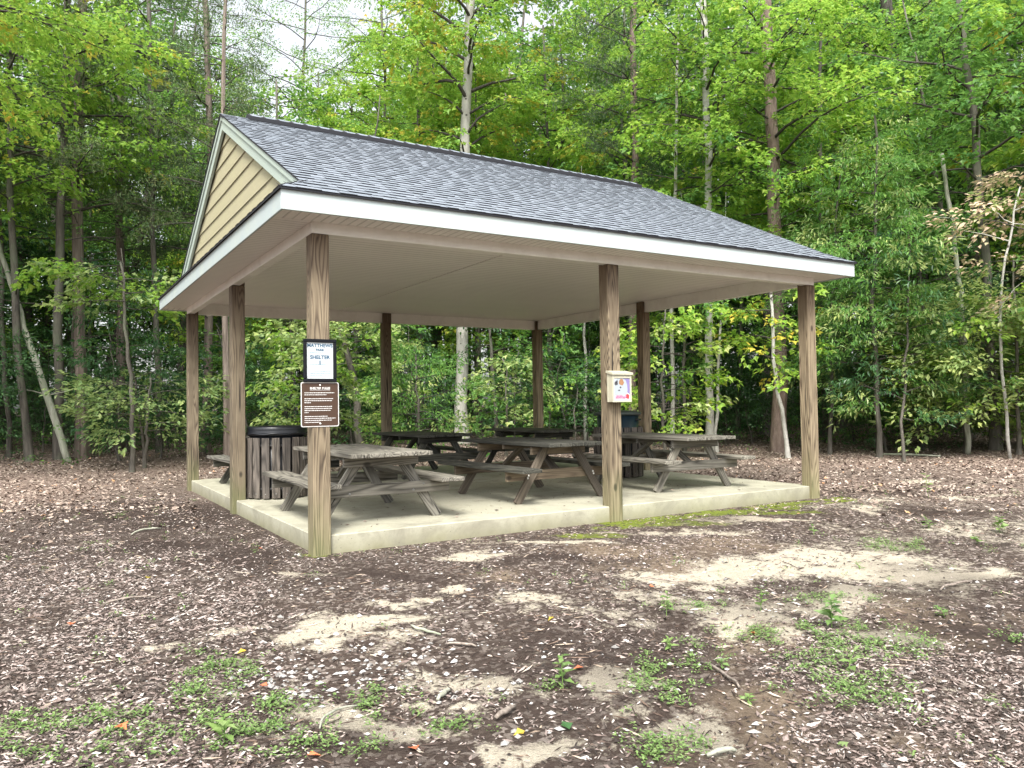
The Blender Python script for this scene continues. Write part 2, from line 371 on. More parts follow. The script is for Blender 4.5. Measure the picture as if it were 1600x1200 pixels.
L_FALL = leaf_mat('fallen_red_leaf', [(.55, .13, .07), (.62, .20, .10)], .15, (.5, .15, .05), .6)
L_WEED = leaf_mat('weed_leaves', [(.10, .18, .06), (.16, .27, .09), (.22, .34, .12), (.27, .38, .17)], .35, (.28, .45, .12))

def ramp_island(name, stops, rough=.85):
    m, t, p, out = new_mat(name); ge = N(t, 'ShaderNodeNewGeometry'); tc = N(t, 'ShaderNodeTexCoord')
    c = ramp(t, ge.outputs['Random Per Island'], stops); n1 = noise(t, tc.outputs['Object'], 160, 2, .6)
    c = mix(t, 1.0, c, mix(t, n1, (.7, .7, .7), (1.2, 1.2, 1.2)), 'MULTIPLY')
    t.links.new(c, p.inputs['Base Color']); p.inputs['Roughness'].default_value = rough; return m
M_CHIP = ramp_island('wood_chip', [(0, (.02, .015, .012)), (.35, (.07, .052, .043)), (.55, (.175, .132, .115)), (.76, (.30, .24, .217)), (.92, (.44, .38, .35)), (1, (.56, .51, .47))])
M_LITTER = ramp_island('dry_leaf_litter', [(0, (.06, .04, .032)), (.3, (.165, .12, .095)), (.6, (.29, .225, .185)), (.85, (.42, .345, .29)), (.97, (.56, .46, .40)), (1, (.50, .26, .12))])
M_PEB = ramp_island('pebble', [(0, (.20, .19, .18)), (.5, (.36, .35, .34)), (1, (.55, .54, .53))])
M_STICK = bark('stick_bark', (.10, .08, .065), (.34, .29, .25), scale=30, vs=.3, bd=.004)

def ground_mat():
    m, t, p, out = new_mat('forest_clearing_soil'); tc = N(t, 'ShaderNodeTexCoord'); o = tc.outputs['Object']
    at_ = lambda n: N(t, 'ShaderNodeAttribute', attribute_name=n).outputs['Fac']
    n_f = noise(t, o, 55, 5, .75); n_m = noise(t, o, 9, 5, .7); n_s = noise(t, o, 190, 3, .8); n_b = noise(t, o, 1.2, 3, .6)
    vo = N(t, 'ShaderNodeTexVoronoi'); vo.inputs['Scale'].default_value = 42; t.links.new(mapping(t, o, (1, 1, 1)), vo.inputs['Vector'])
    soil = mix(t, n_m, (.030, .021, .017), (.085, .061, .050)); soil = mix(t, ramp(t, n_f, [(.45, (0, 0, 0)), (.7, (.6, .6, .6))]), soil, (.13, .105, .085))
    bits = ramp(t, N(t, 'ShaderNodeSeparateColor').outputs[0], [(0, (0, 0, 0)), (1, (0, 0, 0))]) if False else None
    sc = N(t, 'ShaderNodeSeparateColor'); t.links.new(vo.outputs['Color'], sc.inputs[0])
    bm_ = math_(t, 'MULTIPLY', ramp(t, sc.outputs[0], [(.66, (0, 0, 0)), (.74, (.7, .7, .7))], 'LINEAR'), math_(t, 'SUBTRACT', 1.0, math_(t, 'MULTIPLY', at_('dark'), .7)))
    soil = mix(t, bm_, soil, mix(t, sc.outputs[1], (.12, .095, .08), (.40, .345, .305)))
    lit = mix(t, sc.outputs[2], (.13, .085, .07), (.42, .32, .27))
    soil = mix(t, math_(t, 'MULTIPLY', at_('litter'), .8), soil, lit)
    brown = mix(t, n_m, (.13, .095, .065), (.27, .21, .15)); soil = mix(t, math_(t, 'MULTIPLY', at_('brown'), .8), soil, brown)
    sand = mix(t, n_m, (.36, .32, .245), (.60, .55, .45)); sand = mix(t, ramp(t, n_s, [(.35, (.7, .7, .7)), (.5, (0, 0, 0))]), sand, (.20, .15, .11))
    sf = math_(t, 'ADD', at_('sand'), math_(t, 'MULTIPLY', math_(t, 'SUBTRACT', n_m, .5), 1.7))
    sf = math_(t, 'ADD', sf, math_(t, 'MULTIPLY', math_(t, 'SUBTRACT', n_f, .5), 1.5))
    c = mix(t, ramp(t, sf, [(.26, (0, 0, 0)), (.62, (1, 1, 1))]), soil, sand)
    mo = mix(t, n_m, (.08, .12, .012), (.22, .27, .03))
    mf = math_(t, 'ADD', at_('moss'), math_(t, 'MULTIPLY', math_(t, 'SUBTRACT', n_m, .5), .9))
    c = mix(t, ramp(t, mf, [(.42, (0, 0, 0)), (.62, (.9, .9, .9))]), c, mo)
    c = mix(t, math_(t, 'MULTIPLY', at_('dark'), .65), c, (.03, .02, .017))
    t.links.new(c, p.inputs['Base Color']); p.inputs['Roughness'].default_value = .95; p.inputs['Specular IOR Level'].default_value = .2
    h = math_(t, 'ADD', math_(t, 'MULTIPLY', n_f, .6), math_(t, 'MULTIPLY', n_m, .8)); bump(t, h, .9, .035, p); return m
M_GROUND = ground_mat()

# ------------------------------------------------------------------ ground
# patches in plan: (pixel x, y of the centre, half width px, half depth px) turned into ellipses lying on the ground
def ell(px, py, hw, hd):
    c = at(px, py); a = at(px+hw, py)-c; b1 = at(px, py-hd); b2 = at(px, py+hd)
    return c[:2], a[:2], (b1-b2)[:2]/2
def mask(x, y, pats, soft=.45):
    out = np.zeros_like(x)
    for P in pats:
        c, a, b = ell(*P); A = np.linalg.inv(np.array([a, b]).T)
        dx = x-c[0]; dy = y-c[1]; u = A[0, 0]*dx+A[0, 1]*dy; v = A[1, 0]*dx+A[1, 1]*dy
        out = np.maximum(out, np.clip((1.25-np.hypot(u, v))/soft, 0, 1))
    return out
SAND = [(870, 956, 115, 20), (1225, 882, 190, 24), (1090, 905, 75, 14), (540, 985, 110, 20), (700, 1060, 100, 24), (965, 1042, 60, 22), (950, 1080, 40, 12),
        (1140, 975, 90, 18), (340, 1138, 62, 16), (900, 1165, 130, 30), (560, 1165, 120, 26), (480, 902, 50, 8), (1450, 890, 110, 12), (1330, 932, 80, 11),
        (1350, 965, 110, 18), (700, 866, 90, 6), (860, 850, 90, 5), (1040, 828, 120, 4), (1200, 812, 80, 3), (390, 975, 30, 8), (1380, 800, 40, 6), (1560, 775, 60, 5), (650, 940, 40, 6),
        (1080, 1120, 70, 25), (640, 1110, 60, 14), (1430, 752, 40, 3), (1120, 748, 60, 2)]
MOSS = [(920, 838, 110, 8), (1060, 818, 140, 8), (1190, 801, 100, 6), (1250, 799, 60, 5), (500, 868, 40, 6), (380, 700, 30, 3), (330, 703, 14, 3)]
DARK = [(300, 805, 110, 22), (430, 870, 60, 22), (200, 800, 230, 18), (280, 850, 150, 26), (1400, 768, 110, 6), (1480, 985, 60, 12), (600, 900, 130, 10), (850, 880, 130, 8), (1550, 850, 70, 8), (1480, 800, 100, 4), (230, 790, 200, 10), (360, 880, 90, 30), (590, 855, 70, 4)]
BROWN = [(1050, 880, 120, 18), (1000, 860, 150, 14), (1250, 1120, 170, 60), (1180, 1000, 60, 40), (1450, 960, 90, 30), (1150, 845, 90, 14), (800, 910, 100, 14)]
GREEN = [(1330, 1010, 112, 26), (1320, 1080, 90, 22), (1060, 1030, 60, 22), (1170, 995, 50, 10), (580, 1108, 60, 26), (330, 1050, 60, 15), (250, 1130, 150, 24), (60, 1145, 60, 22), (1400, 855, 45, 8),
         (450, 1160, 120, 22), (130, 1175, 120, 22), (300, 1085, 60, 16), (700, 1135, 40, 14), (1010, 1075, 30, 14), (1030, 1170, 60, 24), (1080, 950, 40, 6), (1590, 995, 30, 8), (1300, 940, 60, 6), (420, 1105, 60, 12), (1080, 1090, 36, 16), (880, 1085, 30, 12)]
def axis(lo, hi, far0, far1, step):
    a = list(np.arange(lo, hi, step)); x = hi; s = step
    while x < far1: a.append(x); s *= 1.16; x += s
    a.append(far1); x = lo; s = step; b = []
    while x > far0: s *= 1.16; x -= s; b.append(x)
    return np.array(b[::-1]+a)
gx = axis(-5.5, 10.5, -160, 200, .05); gy = axis(-5.5, 4.5, -120, 220, .05)
X, Y = np.meshgrid(gx, gy); Z = terrain(X, Y); nx, ny = len(gx), len(gy)
V = np.stack([X.ravel(), Y.ravel(), Z.ravel()], 1)
i0 = (np.arange(ny-1)[:, None]*nx+np.arange(nx-1)[None]).ravel()
F = np.stack([i0, i0+1, i0+nx+1, i0+nx], 1)
gme = np_mesh('ground', V, F.ravel(), np.full(len(F), 4), [M_GROUND], smooth=True)
def litter_amt(x, y):
    d = np.maximum(np.maximum(-x, x-6), np.maximum(-y, y-6)); r = np.hypot(x-CAM[0], y-CAM[1])
    return np.clip((r-9.5)/2.5, 0, 1)*np.clip((fbm(x, y, 2.3)*2.2-.3), .25, 1)
xx, yy = X.ravel(), Y.ravel()
def warp(x, y): return x+(fbm(x, y, .6)-.5)*1.2+(vnoise(x, y, .12)-.5)*.16, y+(fbm(x+50, y, .6)-.5)*1.0+(vnoise(x+7, y, .12)-.5)*.16
def sand_f(x, y): a, b = warp(x, y); return mask(a, b, SAND, 1.2)*1.05+np.clip(fbm(x, y, .8)-.50, 0, 1)*1.5*np.clip((x-y*.1+1.0)/2, 0, 1)*np.clip((1.5-y)/2, 0, 1)
def dark_f(x, y): a, b = warp(x, y); return np.clip(mask(a, b, DARK, .9)+np.clip(fbm(x+5, y, 1.1)-.58, 0, 1)*3, 0, 1)
wx, wy = warp(xx, yy)
g_sand = sand_f(xx, yy)
strip_w = .17+.13*fbm(xx, yy+4, .5); strip = np.clip((strip_w-np.abs(wy*.25+yy*.75+.26))/.10, 0, 1)*np.clip((xx-2.1)/.8, 0, 1)*np.clip((6.7-xx)/.6, 0, 1)*np.clip(fbm(xx+3, yy, .22)*3.2-.5, 0, 1)
g_moss = np.maximum(strip, .6*mask(xx+(wx-xx)*.3, yy+(wy-yy)*.22, MOSS, .9)*np.clip(fbm(xx, yy, .3)*2.2+.25, 0, 1)); g_dark = dark_f(xx, yy); g_brown = mask(wx, wy, BROWN, .9)
for nme, arr in (('sand', g_sand), ('moss', g_moss), ('dark', g_dark), ('brown', g_brown), ('litter', litter_amt(xx, yy))):
    a = gme.attributes.new(nme, 'FLOAT', 'POINT'); a.data.foreach_set('value', arr.astype(np.float32))
go = bpy.data.objects.new('ground', gme); link(go); tag(go, kind='structure')

def wedge_points(n, r0, r1, a0, a1, p=1.0):
    """random plan points seen from the clearing's entrance, r in metres, a in degrees clockwise from +Y"""
    u = RNG.random(n); r = (r0**p+u*(r1**p-r0**p))**(1/p); a = np.radians(a0+RNG.random(n)*(a1-a0))
    return CAM[0]+r*np.sin(a), CAM[1]+r*np.cos(a)
def off_slab(x, y, m=.09): return (x < -m) | (x > 6+m) | (y < -m) | (y > 6+m)
def flakes(name, x, y, L, Wd, tilt, h, mat, curl=False):
    n = len(x); z = terrain(x, y); a = RNG.random(n)*6.283; ca, sa = np.cos(a), np.sin(a)
    tx = (RNG.random(n)-.5)*tilt; ty = (RNG.random(n)-.5)*tilt; sk = (RNG.random(n)-.5)*.4
    ux = [(-.5, 0), (0, 0), (.5, 0), (0, 0)]
    P = np.zeros((n, 5, 3)); k1 = .3+RNG.random(n)*.4
    loc = [(-.5*L, 0*L), (sk*L, .5*Wd), (.5*L, sk*Wd*.4), (-sk*L*.6, -.5*Wd), (0*L, 0*L)]
    for j, (lx, ly) in enumerate(loc):
        P[:, j, 0] = x+lx*ca-ly*sa; P[:, j, 1] = y+lx*sa+ly*ca
        P[:, j, 2] = z+.002+lx*tx+ly*ty+np.abs(lx*tx)*.6+(h if j == 4 else 0)+(RNG.random(n)*h*.8 if curl and j < 4 else 0)
    P[:, :, 2] += (RNG.random(n)*.006)[:, None]
    Fb = np.array([[0, 4, 1], [1, 4, 2], [2, 4, 3], [3, 4, 0]])[:, ::-1]
    F = (np.arange(n)[:, None, None]*5+Fb[None]).reshape(-1)
    o = bpy.data.objects.new(name, np_mesh(name, P.reshape(-1, 3), F, np.full(n*4, 3), [mat])); link(o); return o
def chips():
    x, y = wedge_points(420000, 1.6, 11.5, -14, 80, 1.15)
    open_ = np.maximum(np.clip(sand_f(x, y)*1.5, 0, 1), np.maximum(mask(x, y, MOSS, .6)*.9, dark_f(x, y)*.88))
    a = np.degrees(np.arctan2(x-CAM[0], y-CAM[1])); r = np.hypot(x-CAM[0], y-CAM[1])
    left = np.clip((17-a)/9, 0, 1)*np.clip((8.0-r)/2+.3, .3, 1); right = np.clip((a-47)/7, 0, 1)*np.clip((5.3-r)/1.0, 0, 1)
    dens = np.clip(.11+left*.84+right*.9+np.clip(fbm(x, y, .45)-.5, 0, 1)*1.4, 0, 1)*np.clip(fbm(x+3, y+8, .3)*2.4-.35, .15, 1)*(1-open_*.86)
    k = (RNG.random(len(x)) < dens) & off_slab(x, y); x, y = x[k], y[k]; n = len(x)
    s = np.exp(RNG.normal(0, .42, n)); L = np.clip(.020*s, .007, .062); Wd = L*(.14+RNG.random(n)**1.6*.36)
    return flakes('wood_chips', x, y, L, Wd, .8, .002+L*.13, M_CHIP)
ch = chips(); tag(ch, 'layer of pinkish grey wood mulch chips over the clearing floor', 'mulch', kind='stuff')
def shreds():
    x, y = wedge_points(26000, 1.8, 12, -14, 80, 1.2); k = off_slab(x, y) & (RNG.random(len(x)) < np.clip(fbm(x+1, y, .4)*3-.9, .05, 1)); x, y = x[k], y[k]; n = len(x)
    L = .02+RNG.random(n)**3*.10; o = flakes('bark_shreds', x, y, L, .0025+RNG.random(n)**2*.010, .5, .006, M_SHRED); return o
M_SHRED = ramp_island('bark_shred', [(0, (.018, .012, .01)), (.6, (.07, .045, .035)), (.85, (.16, .11, .08)), (.93, (.42, .34, .26)), (1, (.55, .48, .40))])
tag(shreds(), 'dark shreds of bark and straw strewn through the mulch', 'bark shreds', kind='stuff')
def litter():
    x, y = wedge_points(210000, 8.0, 32, -16, 84, 1.3); k = off_slab(x, y, .3)
    d = np.clip(litter_amt(x, y)*1.2+.1, 0, 1); k &= RNG.random(len(x)) < d; x, y = x[k], y[k]; n = len(x)
    L = .028+RNG.random(n)**1.5*.05; return flakes('leaf_litter', x, y, L, L*(.35+RNG.random(n)*.45), 1.0, .009, M_LITTER, True)
lt = litter(); tag(lt, 'carpet of dry brown fallen leaves at the edge of the woods', 'leaf litter', kind='stuff')
def pebbles():
    x, y = wedge_points(700, 2.2, 6.5, 0, 70, 1.4); c1 = at(520, 1060)
    x2 = c1[0]+RNG.normal(0, .30, 260); y2 = c1[1]+RNG.normal(0, .22, 260); x = np.r_[x, x2]; y = np.r_[y, y2]; k = off_slab(x, y); x, y = x[k], y[k]
    n = len(x); z = terrain(x, y); s = .005+RNG.random(n)**3*.013
    base = np.array([(1, 0, 0), (0, 1, 0), (-1, 0, 0), (0, -1, 0), (0, 0, .7), (0, 0, -.5), ]); P = base[None]*s[:, None, None]
    P = P*(1+.35*(RNG.random((n, 6, 3))-.5)); a = RNG.random(n)*6.28; ca, sa = np.cos(a)[:, None], np.sin(a)[:, None]
    Q = P.copy(); Q[:, :, 0] = P[:, :, 0]*1.5*ca-P[:, :, 1]*sa+x[:, None]; Q[:, :, 1] = P[:, :, 0]*1.5*sa+P[:, :, 1]*ca+y[:, None]; Q[:, :, 2] += (z+.004)[:, None]
    Fb = np.array([[0, 1, 4], [1, 2, 4], [2, 3, 4], [3, 0, 4], [1, 0, 5], [2, 1, 5], [3, 2, 5], [0, 3, 5]])
    o = bpy.data.objects.new('pebbles', np_mesh('pebbles', Q.reshape(-1, 3), (np.arange(n)[:, None, None]*6+Fb[None]).reshape(-1), np.full(n*8, 3), [M_PEB])); link(o); return o
tag(pebbles(), 'scattered pale pebbles and gravel on the bare soil', 'pebbles', kind='stuff')
def weeds():
    xs, ys = [], []
    for P in GREEN:
        c, a, b = ell(*P); ar = abs(a[0]*b[1]-a[1]*b[0])*3.14; n = int(ar*950)+10
        th = RNG.random(n)*6.28; rr = RNG.random(n)**.7*1.35; xs.append(c[0]+a[0]*rr*np.cos(th)+b[0]*rr*np.sin(th)); ys.append(c[1]+a[1]*rr*np.cos(th)+b[1]*rr*np.sin(th))
    x = np.concatenate(xs); y = np.concatenate(ys)
    k = fbm(x, y, .11) > .46; x, y = x[k], y[k]
    n0 = 900; x2, y2 = wedge_points(n0, 2.4, 12, -10, 76, 1.2); k = fbm(x2, y2, .7) > .55; x = np.r_[x, x2[k]]; y = np.r_[y, y2[k]]
    k = off_slab(x, y, .12); x, y = x[k], y[k]; m = 12; n = len(x)
    cx = np.repeat(x, m)+RNG.normal(0, .018, n*m); cy = np.repeat(y, m)+RNG.normal(0, .018, n*m); N_ = n*m
    z = terrain(cx, cy)+.004+RNG.random(N_)*.028; a = RNG.random(N_)*6.28; L = .008+RNG.random(N_)*.012; W_ = L*.62
    t1 = (RNG.random(N_)-.3)*.9; P = np.zeros((N_, 4, 3)); ca, sa = np.cos(a), np.sin(a)
    for j, (lx, ly, lz) in enumerate([(0, 0, 0), (.55, .5, .1), (1, 0, 0), (.55, -.5, .1)]):
        X_, Y_ = lx*L, ly*W_; P[:, j, 0] = cx+X_*ca-Y_*sa; P[:, j, 1] = cy+X_*sa+Y_*ca; P[:, j, 2] = z+X_*t1+lz*L
    F = (np.arange(N_)[:, None, None]*4+np.array([[0, 2, 1], [0, 3, 2]])[None]).reshape(-1)
    o = bpy.data.objects.new('ground_cover', np_mesh('ground_cover', P.reshape(-1, 3), F, np.full(N_*2, 3), [L_WEED])); link(o); return o
tag(weeds(), 'low creeping green weeds in patches over the mulch', 'weeds', kind='stuff')

# ------------------------------------------------------------------ shelter
LS, WS, HB, HC, SZ = 6.0, 5.92, 2.555, 2.715, .15
sh = empty('picnic_shelter', (0, 0, 0), 0, 'open white ceilinged park picnic shelter with grey shingle gable roof on wooden posts', 'shelter')
mb = MB(); mb.cbox((-.03, -.035, -.25), (LS+.03, WS+.035, SZ), .008); mb.build('slab', M_CONC, sh)
h = .072
posts = [(0, 0), (LS/2-.027, 0), (LS, 0), (0, WS/2), (0, WS), (LS/2, WS), (LS, WS), (LS, WS/2)]
for (px, py) in posts:
    mb = MB(); mb.cbox((-h, -h, -.2), (h, h, HB-.002), .006)
    # notch: the inner part of the post runs on beside the beam up to the ceiling
    ix = 0 if 0 < px < LS else (1 if px == 0 else -1); iy = 0 if 0 < py < WS else (1 if py == 0 else -1)
    x0, x1 = (-h, h) if ix == 0 else ((.03, h) if ix > 0 else (-h, -.03))
    y0, y1 = (-h, h) if iy == 0 else ((.03, h) if iy > 0 else (-h, -.03))
    mb.cbox((x0, y0, HB-.002), (x1, y1, HC-.003), .004)
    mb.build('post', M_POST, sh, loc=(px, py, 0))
# beams (wrapped), outer part over the posts
bt = 2.75; b0, b1 = -.066, .024
def beam(a, b):
    mb = MB(); mb.cbox(a, b, .004); mb.build('beam', M_BEAM, sh)
beam((b0, b0, HB), (LS-b0, b1, bt)); beam((b0, WS-b1, HB), (LS-b0, WS-b0, bt))
beam((b0, b1+.003, HB+.001), (b1, WS-b1-.003, bt)); beam((LS-b1, b1+.003, HB+.001), (LS-b0, WS-b1-.003, bt))
# ceiling in three panels' lengths with dark seams between
seam = [2.17]
mb = MB(); xs = [b1+.002]+seam+[LS-b1-.002]
for i in range(len(xs)-1): mb.box((xs[i]+(.009 if i else 0), b1+.002, HC), (xs[i+1]-(.009 if i < len(xs)-2 else 0), WS-b1-.002, HC+.02))
mb.build('ceiling', M_CEIL, sh)
# small ceiling trim at the beams
OV = .39; EZ = 2.635; ET = 2.79
mb = MB(); mb.box((-OV+.02, -OV+.02, EZ+.012), (LS+OV-.02, b0-.002, EZ+.024)); mb.build('soffit', M_SOF_F, sh)
mb = MB(); mb.box((-OV+.02, WS-b0+.002, EZ+.012), (LS+OV-.02, WS+OV-.02, EZ+.024)); mb.build('soffit', M_SOF_F, sh)
# mitre strips separate the side soffits from the front ones
for x0, x1 in ((-OV+.02, b0-.002), (LS-b0+.002, LS+OV-.02)):
    mb = MB(); mb.box((x0, b0-.0, EZ+.012), (x1, WS-b0, EZ+.024)); mb.build('soffit', M_SOF_S, sh)
def fascia(a, b):
    mb = MB(); mb.cbox(a, b, .003); mb.build('fascia', M_FASCIA, sh)
fascia((-OV, -OV, EZ), (LS+OV, -OV+.02, ET)); fascia((-OV, WS+OV-.02, EZ), (LS+OV, WS+OV, ET))
fascia((-OV, -OV+.022, EZ+.001), (-OV+.02, WS+OV-.022, ET)); fascia((LS+OV-.02, -OV+.022, EZ+.001), (LS+OV, WS+OV-.022, ET))
# roof planes
ZR = 4.485; YC = WS/2; SL = (ZR-ET-.01)/(YC+OV); GX = .155   # gable face stands GX outside the posts' line
def shingle_plane(o, u, v, nrm, U, Vl, clip, rs, exp=.112):
    mb = MB(); o, u, v, nrm = [np.array(q, float) for q in (o, u, v, nrm)]; rg = random.Random(rs)
    k = int(Vl/exp)+1; e = Vl/k
    for i in range(k):
        v0, v1 = i*e, min(Vl, (i+1)*e+.012); ulo, uhi = clip(v0); ulo1, uhi1 = clip(v1); a = ulo; raised = rg.random() < .5
        while a < uhi-.01:
            b = min(uhi, a+rg.uniform(.08, .2) if raised else a+rg.uniform(.06, .15))
            hh = (.0105 if raised else .0065)+rg.uniform(-.001, .001); dv = rg.uniform(-.003, .003) if i else 0
            ta, tb = max(a, ulo1), min(b, uhi1)
            if a <= ulo+1e-6: ta = ulo1
            if b >= uhi-1e-6: tb = uhi1
            if tb < ta: tb = ta
            p = lambda uu, vv, hh: o+u*uu+v*vv+nrm*hh
            q = [p(a, v0+dv, 0), p(b, v0+dv, 0), p(b, v0+dv, hh), p(a, v0+dv, hh), p(tb, v1, .001), p(ta, v1, .001)]
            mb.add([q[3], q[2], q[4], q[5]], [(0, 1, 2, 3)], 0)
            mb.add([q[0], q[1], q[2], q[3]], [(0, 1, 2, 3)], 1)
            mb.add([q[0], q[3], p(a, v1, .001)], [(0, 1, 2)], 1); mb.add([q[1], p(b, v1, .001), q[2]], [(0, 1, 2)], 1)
            a = b; raised = not raised
    return mb
sl = math.hypot(YC+OV+.02, (YC+OV+.02)*SL); vy = (YC+OV+.02)/sl; vz = vy*SL
def clip_main(v):   # narrow above, spreads to the hip corners at the eave
    yy_ = v*vy-.02; hipd = (OV-GX)
    t_ = max(0, min(1, yy_/hipd)); e = (OV+.02)*(1-t_)+(GX+.02)*t_
    return -e, LS+e
mbf = shingle_plane((0, -OV-.02, ET+.008), (1, 0, 0), (0, vy, vz), (0, -vz, vy), LS, sl-.004, clip_main, 5)
def solid_under(mb, pts, th, m=1):
    top = pts; bot = [(p[0], p[1], p[2]-th) for p in pts]; n = len(pts); b = len(mb.v); mb.v += [tuple(p) for p in top]+[tuple(p) for p in bot]
    mb.f.append([b+n+i for i in range(n)][::-1]); mb.m.append(m)
    for i in range(n): mb.f.append([b+i, b+n+i, b+n+(i+1) % n, b+(i+1) % n]); mb.m.append(m)
e0, e1 = OV+.018, GX+.018; yh = -OV+(OV-GX)
fp = lambda x, y: (x, y, ET+.006+(y+OV+.02)*SL)
solid_under(mbf, [fp(-e0, -OV-.018), fp(LS+e0, -OV-.018), fp(LS+e1, yh), fp(LS+e1, YC), fp(-e1, YC), fp(-e1, yh)], .012)
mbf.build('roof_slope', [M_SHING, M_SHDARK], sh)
def mirror(mb):
    for i, q in enumerate(mb.v): mb.v[i] = (q[0], WS-q[1], q[2])
    mb.f = [f[::-1] for f in mb.f]; return mb
mbb = shingle_plane((0, -OV-.02, ET+.008), (1, 0, 0), (0, vy, vz), (0, -vz, vy), LS, sl-.004, clip_main, 9)
solid_under(mbb, [fp(-e0, -OV-.018), fp(LS+e0, -OV-.018), fp(LS+e1, yh), fp(LS+e1, YC), fp(-e1, YC), fp(-e1, yh)], .012)
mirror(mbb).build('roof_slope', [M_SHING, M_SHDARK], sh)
# pent roofs under the gables
pd = OV-GX+.06
def pent(sgn):
    mb = shingle_plane((0, 0, 0), (0, 1, 0), (1/math.hypot(1, SL), 0, SL/math.hypot(1, SL)), (-SL/math.hypot(1, SL), 0, 1/math.hypot(1, SL)), 1, pd*math.hypot(1, SL), lambda v: (-OV-.02+min(v, .3)*.9, WS+OV+.02-min(v, .3)*.9), 21)
    solid_under(mb, [(-.0, -OV-.018, 0), (pd, -OV+pd, pd*SL-.002), (pd, WS+OV-pd, pd*SL-.002), (0, WS+OV+.018, 0)][::-1], .012)
    for i, q in enumerate(mb.v):
        x = -OV-.02+q[0]; z = ET+.006+q[2]
        mb.v[i] = (x if sgn < 0 else LS-x, q[1], z)
    if sgn > 0: mb.f = [f[::-1] for f in mb.f]
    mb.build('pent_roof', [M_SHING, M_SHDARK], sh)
pent(-1); pent(1)
# ridge vent
mb = MB(); rx0, rx1 = .12, LS-.10
mb.hexa([(rx0, YC-.15, ZR-.055), (rx1, YC-.15, ZR-.055), (rx1, YC, ZR+.012), (rx0, YC, ZR+.012), (rx0, YC-.15, ZR-.012), (rx1, YC-.15, ZR-.012), (rx1, YC, ZR+.06), (rx0, YC, ZR+.06)])
mb.hexa([(rx0, YC, ZR+.012), (rx1, YC, ZR+.012), (rx1, YC+.15, ZR-.055), (rx0, YC+.15, ZR-.055), (rx0, YC, ZR+.06), (rx1, YC, ZR+.06), (rx1, YC+.15, ZR-.012), (rx0, YC+.15, ZR-.012)])
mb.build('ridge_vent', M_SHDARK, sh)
mb = MB(); i = -GX-.02
while i < LS+GX:
    b = min(LS+GX+.02, i+.16); zz = .012 if i < rx0-.1 or i > rx1-.02 else .066
    for s in (-1, 1):
        y1 = YC+s*.14; mb.add([(i, y1, ZR-.07+zz), (b, y1, ZR-.07+zz-.006), (b, YC, ZR+zz-.006), (i, YC, ZR+zz)][::(1 if s < 0 else -1)], [(0, 1, 2, 3)], 0)
        mb.add([(i, y1, ZR-.07+zz), (i, YC, ZR+zz), (i, YC, ZR+zz-.03), (i, y1, ZR-.10+zz)], [(0, 1, 2, 3)], 1)
        mb.add([(i, y1, ZR-.07+zz), (b, y1, ZR-.07+zz), (b, y1, ZR-.085+zz), (i, y1, ZR-.085+zz)], [(0, 1, 2, 3)], 1)
    i += .16
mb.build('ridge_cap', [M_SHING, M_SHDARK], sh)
# gables: lap siding and rake boards
def roofz(y): return ET+.006+(y+OV+.02)*SL
def gable(sgn):
    fx = lambda x: -x if sgn < 0 else LS+x     # x = distance outwards
    top_z = ZR-.05; z = roofz(-GX)+.0; mb = MB(); e = .182; rows = 0; base_z = z-.02
    while base_z+rows*e < top_z-.05:
        z0 = base_z+rows*e; z1 = min(z0+e+.012, top_z)
        yb = lambda zz: max(0.0, YC-((zz-.02)-(ET+.006))/SL+OV+.02-YC) if False else (zz-ET-.006)/SL-OV-.02+.03
        a0, a1 = yb(z0), min(yb(z1), YC); q = []
        p = [(fx(GX-.045), a0, z0), (fx(GX-.045), WS-a0, z0), (fx(GX-.060), WS-a1, z1), (fx(GX-.060), a1, z1),
             (fx(GX-.07), a0, z0), (fx(GX-.07), WS-a0, z0), (fx(GX-.07), WS-a1, z1), (fx(GX-.07), a1, z1)]
        mb.add(p, [(0, 3, 2, 1), (0, 1, 5, 4), (4, 5, 6, 7), (0, 4, 7, 3), (1, 2, 6, 5), (3, 7, 6, 2)], 0)
        rows += 1
    mb.build('gable_siding', M_SIDING, sh)
    for s in (-1, 1):
        def Y_(y): return y if s < 0 else WS-y
        mb = MB(); lo = -.12; wv = .205
        z_a, z_b = roofz(lo)-.014, roofz(YC)-.014
        for (xo, xi, wv_, dz) in ((GX-.004, GX-.034, .165, 0), (GX+.010, GX-.003, .055, 0)):
            P = [(fx(xi), Y_(lo), z_a-wv_-dz), (fx(xo), Y_(lo), z_a-wv_-dz), (fx(xo), Y_(YC-(.001)), z_b-wv_-dz), (fx(xi), Y_(YC-.001), z_b-wv_-dz),
                 (fx(xi), Y_(lo), z_a-dz), (fx(xo), Y_(lo), z_a-dz), (fx(xo), Y_(YC-.001), z_b-dz), (fx(xi), Y_(YC-.001), z_b-dz)]
            if wv_ > .1:   # bottom end cut level on the pent roof
                P[0] = (fx(xi), Y_(lo+wv_/SL*.55), z_a-wv_+wv_*.55); P[1] = (fx(xo), Y_(lo+wv_/SL*.55), z_a-wv_+wv_*.55)
            mb.hexa(P)
        mb.build('rake_board', M_TRIM, sh)
gable(-1); gable(1)

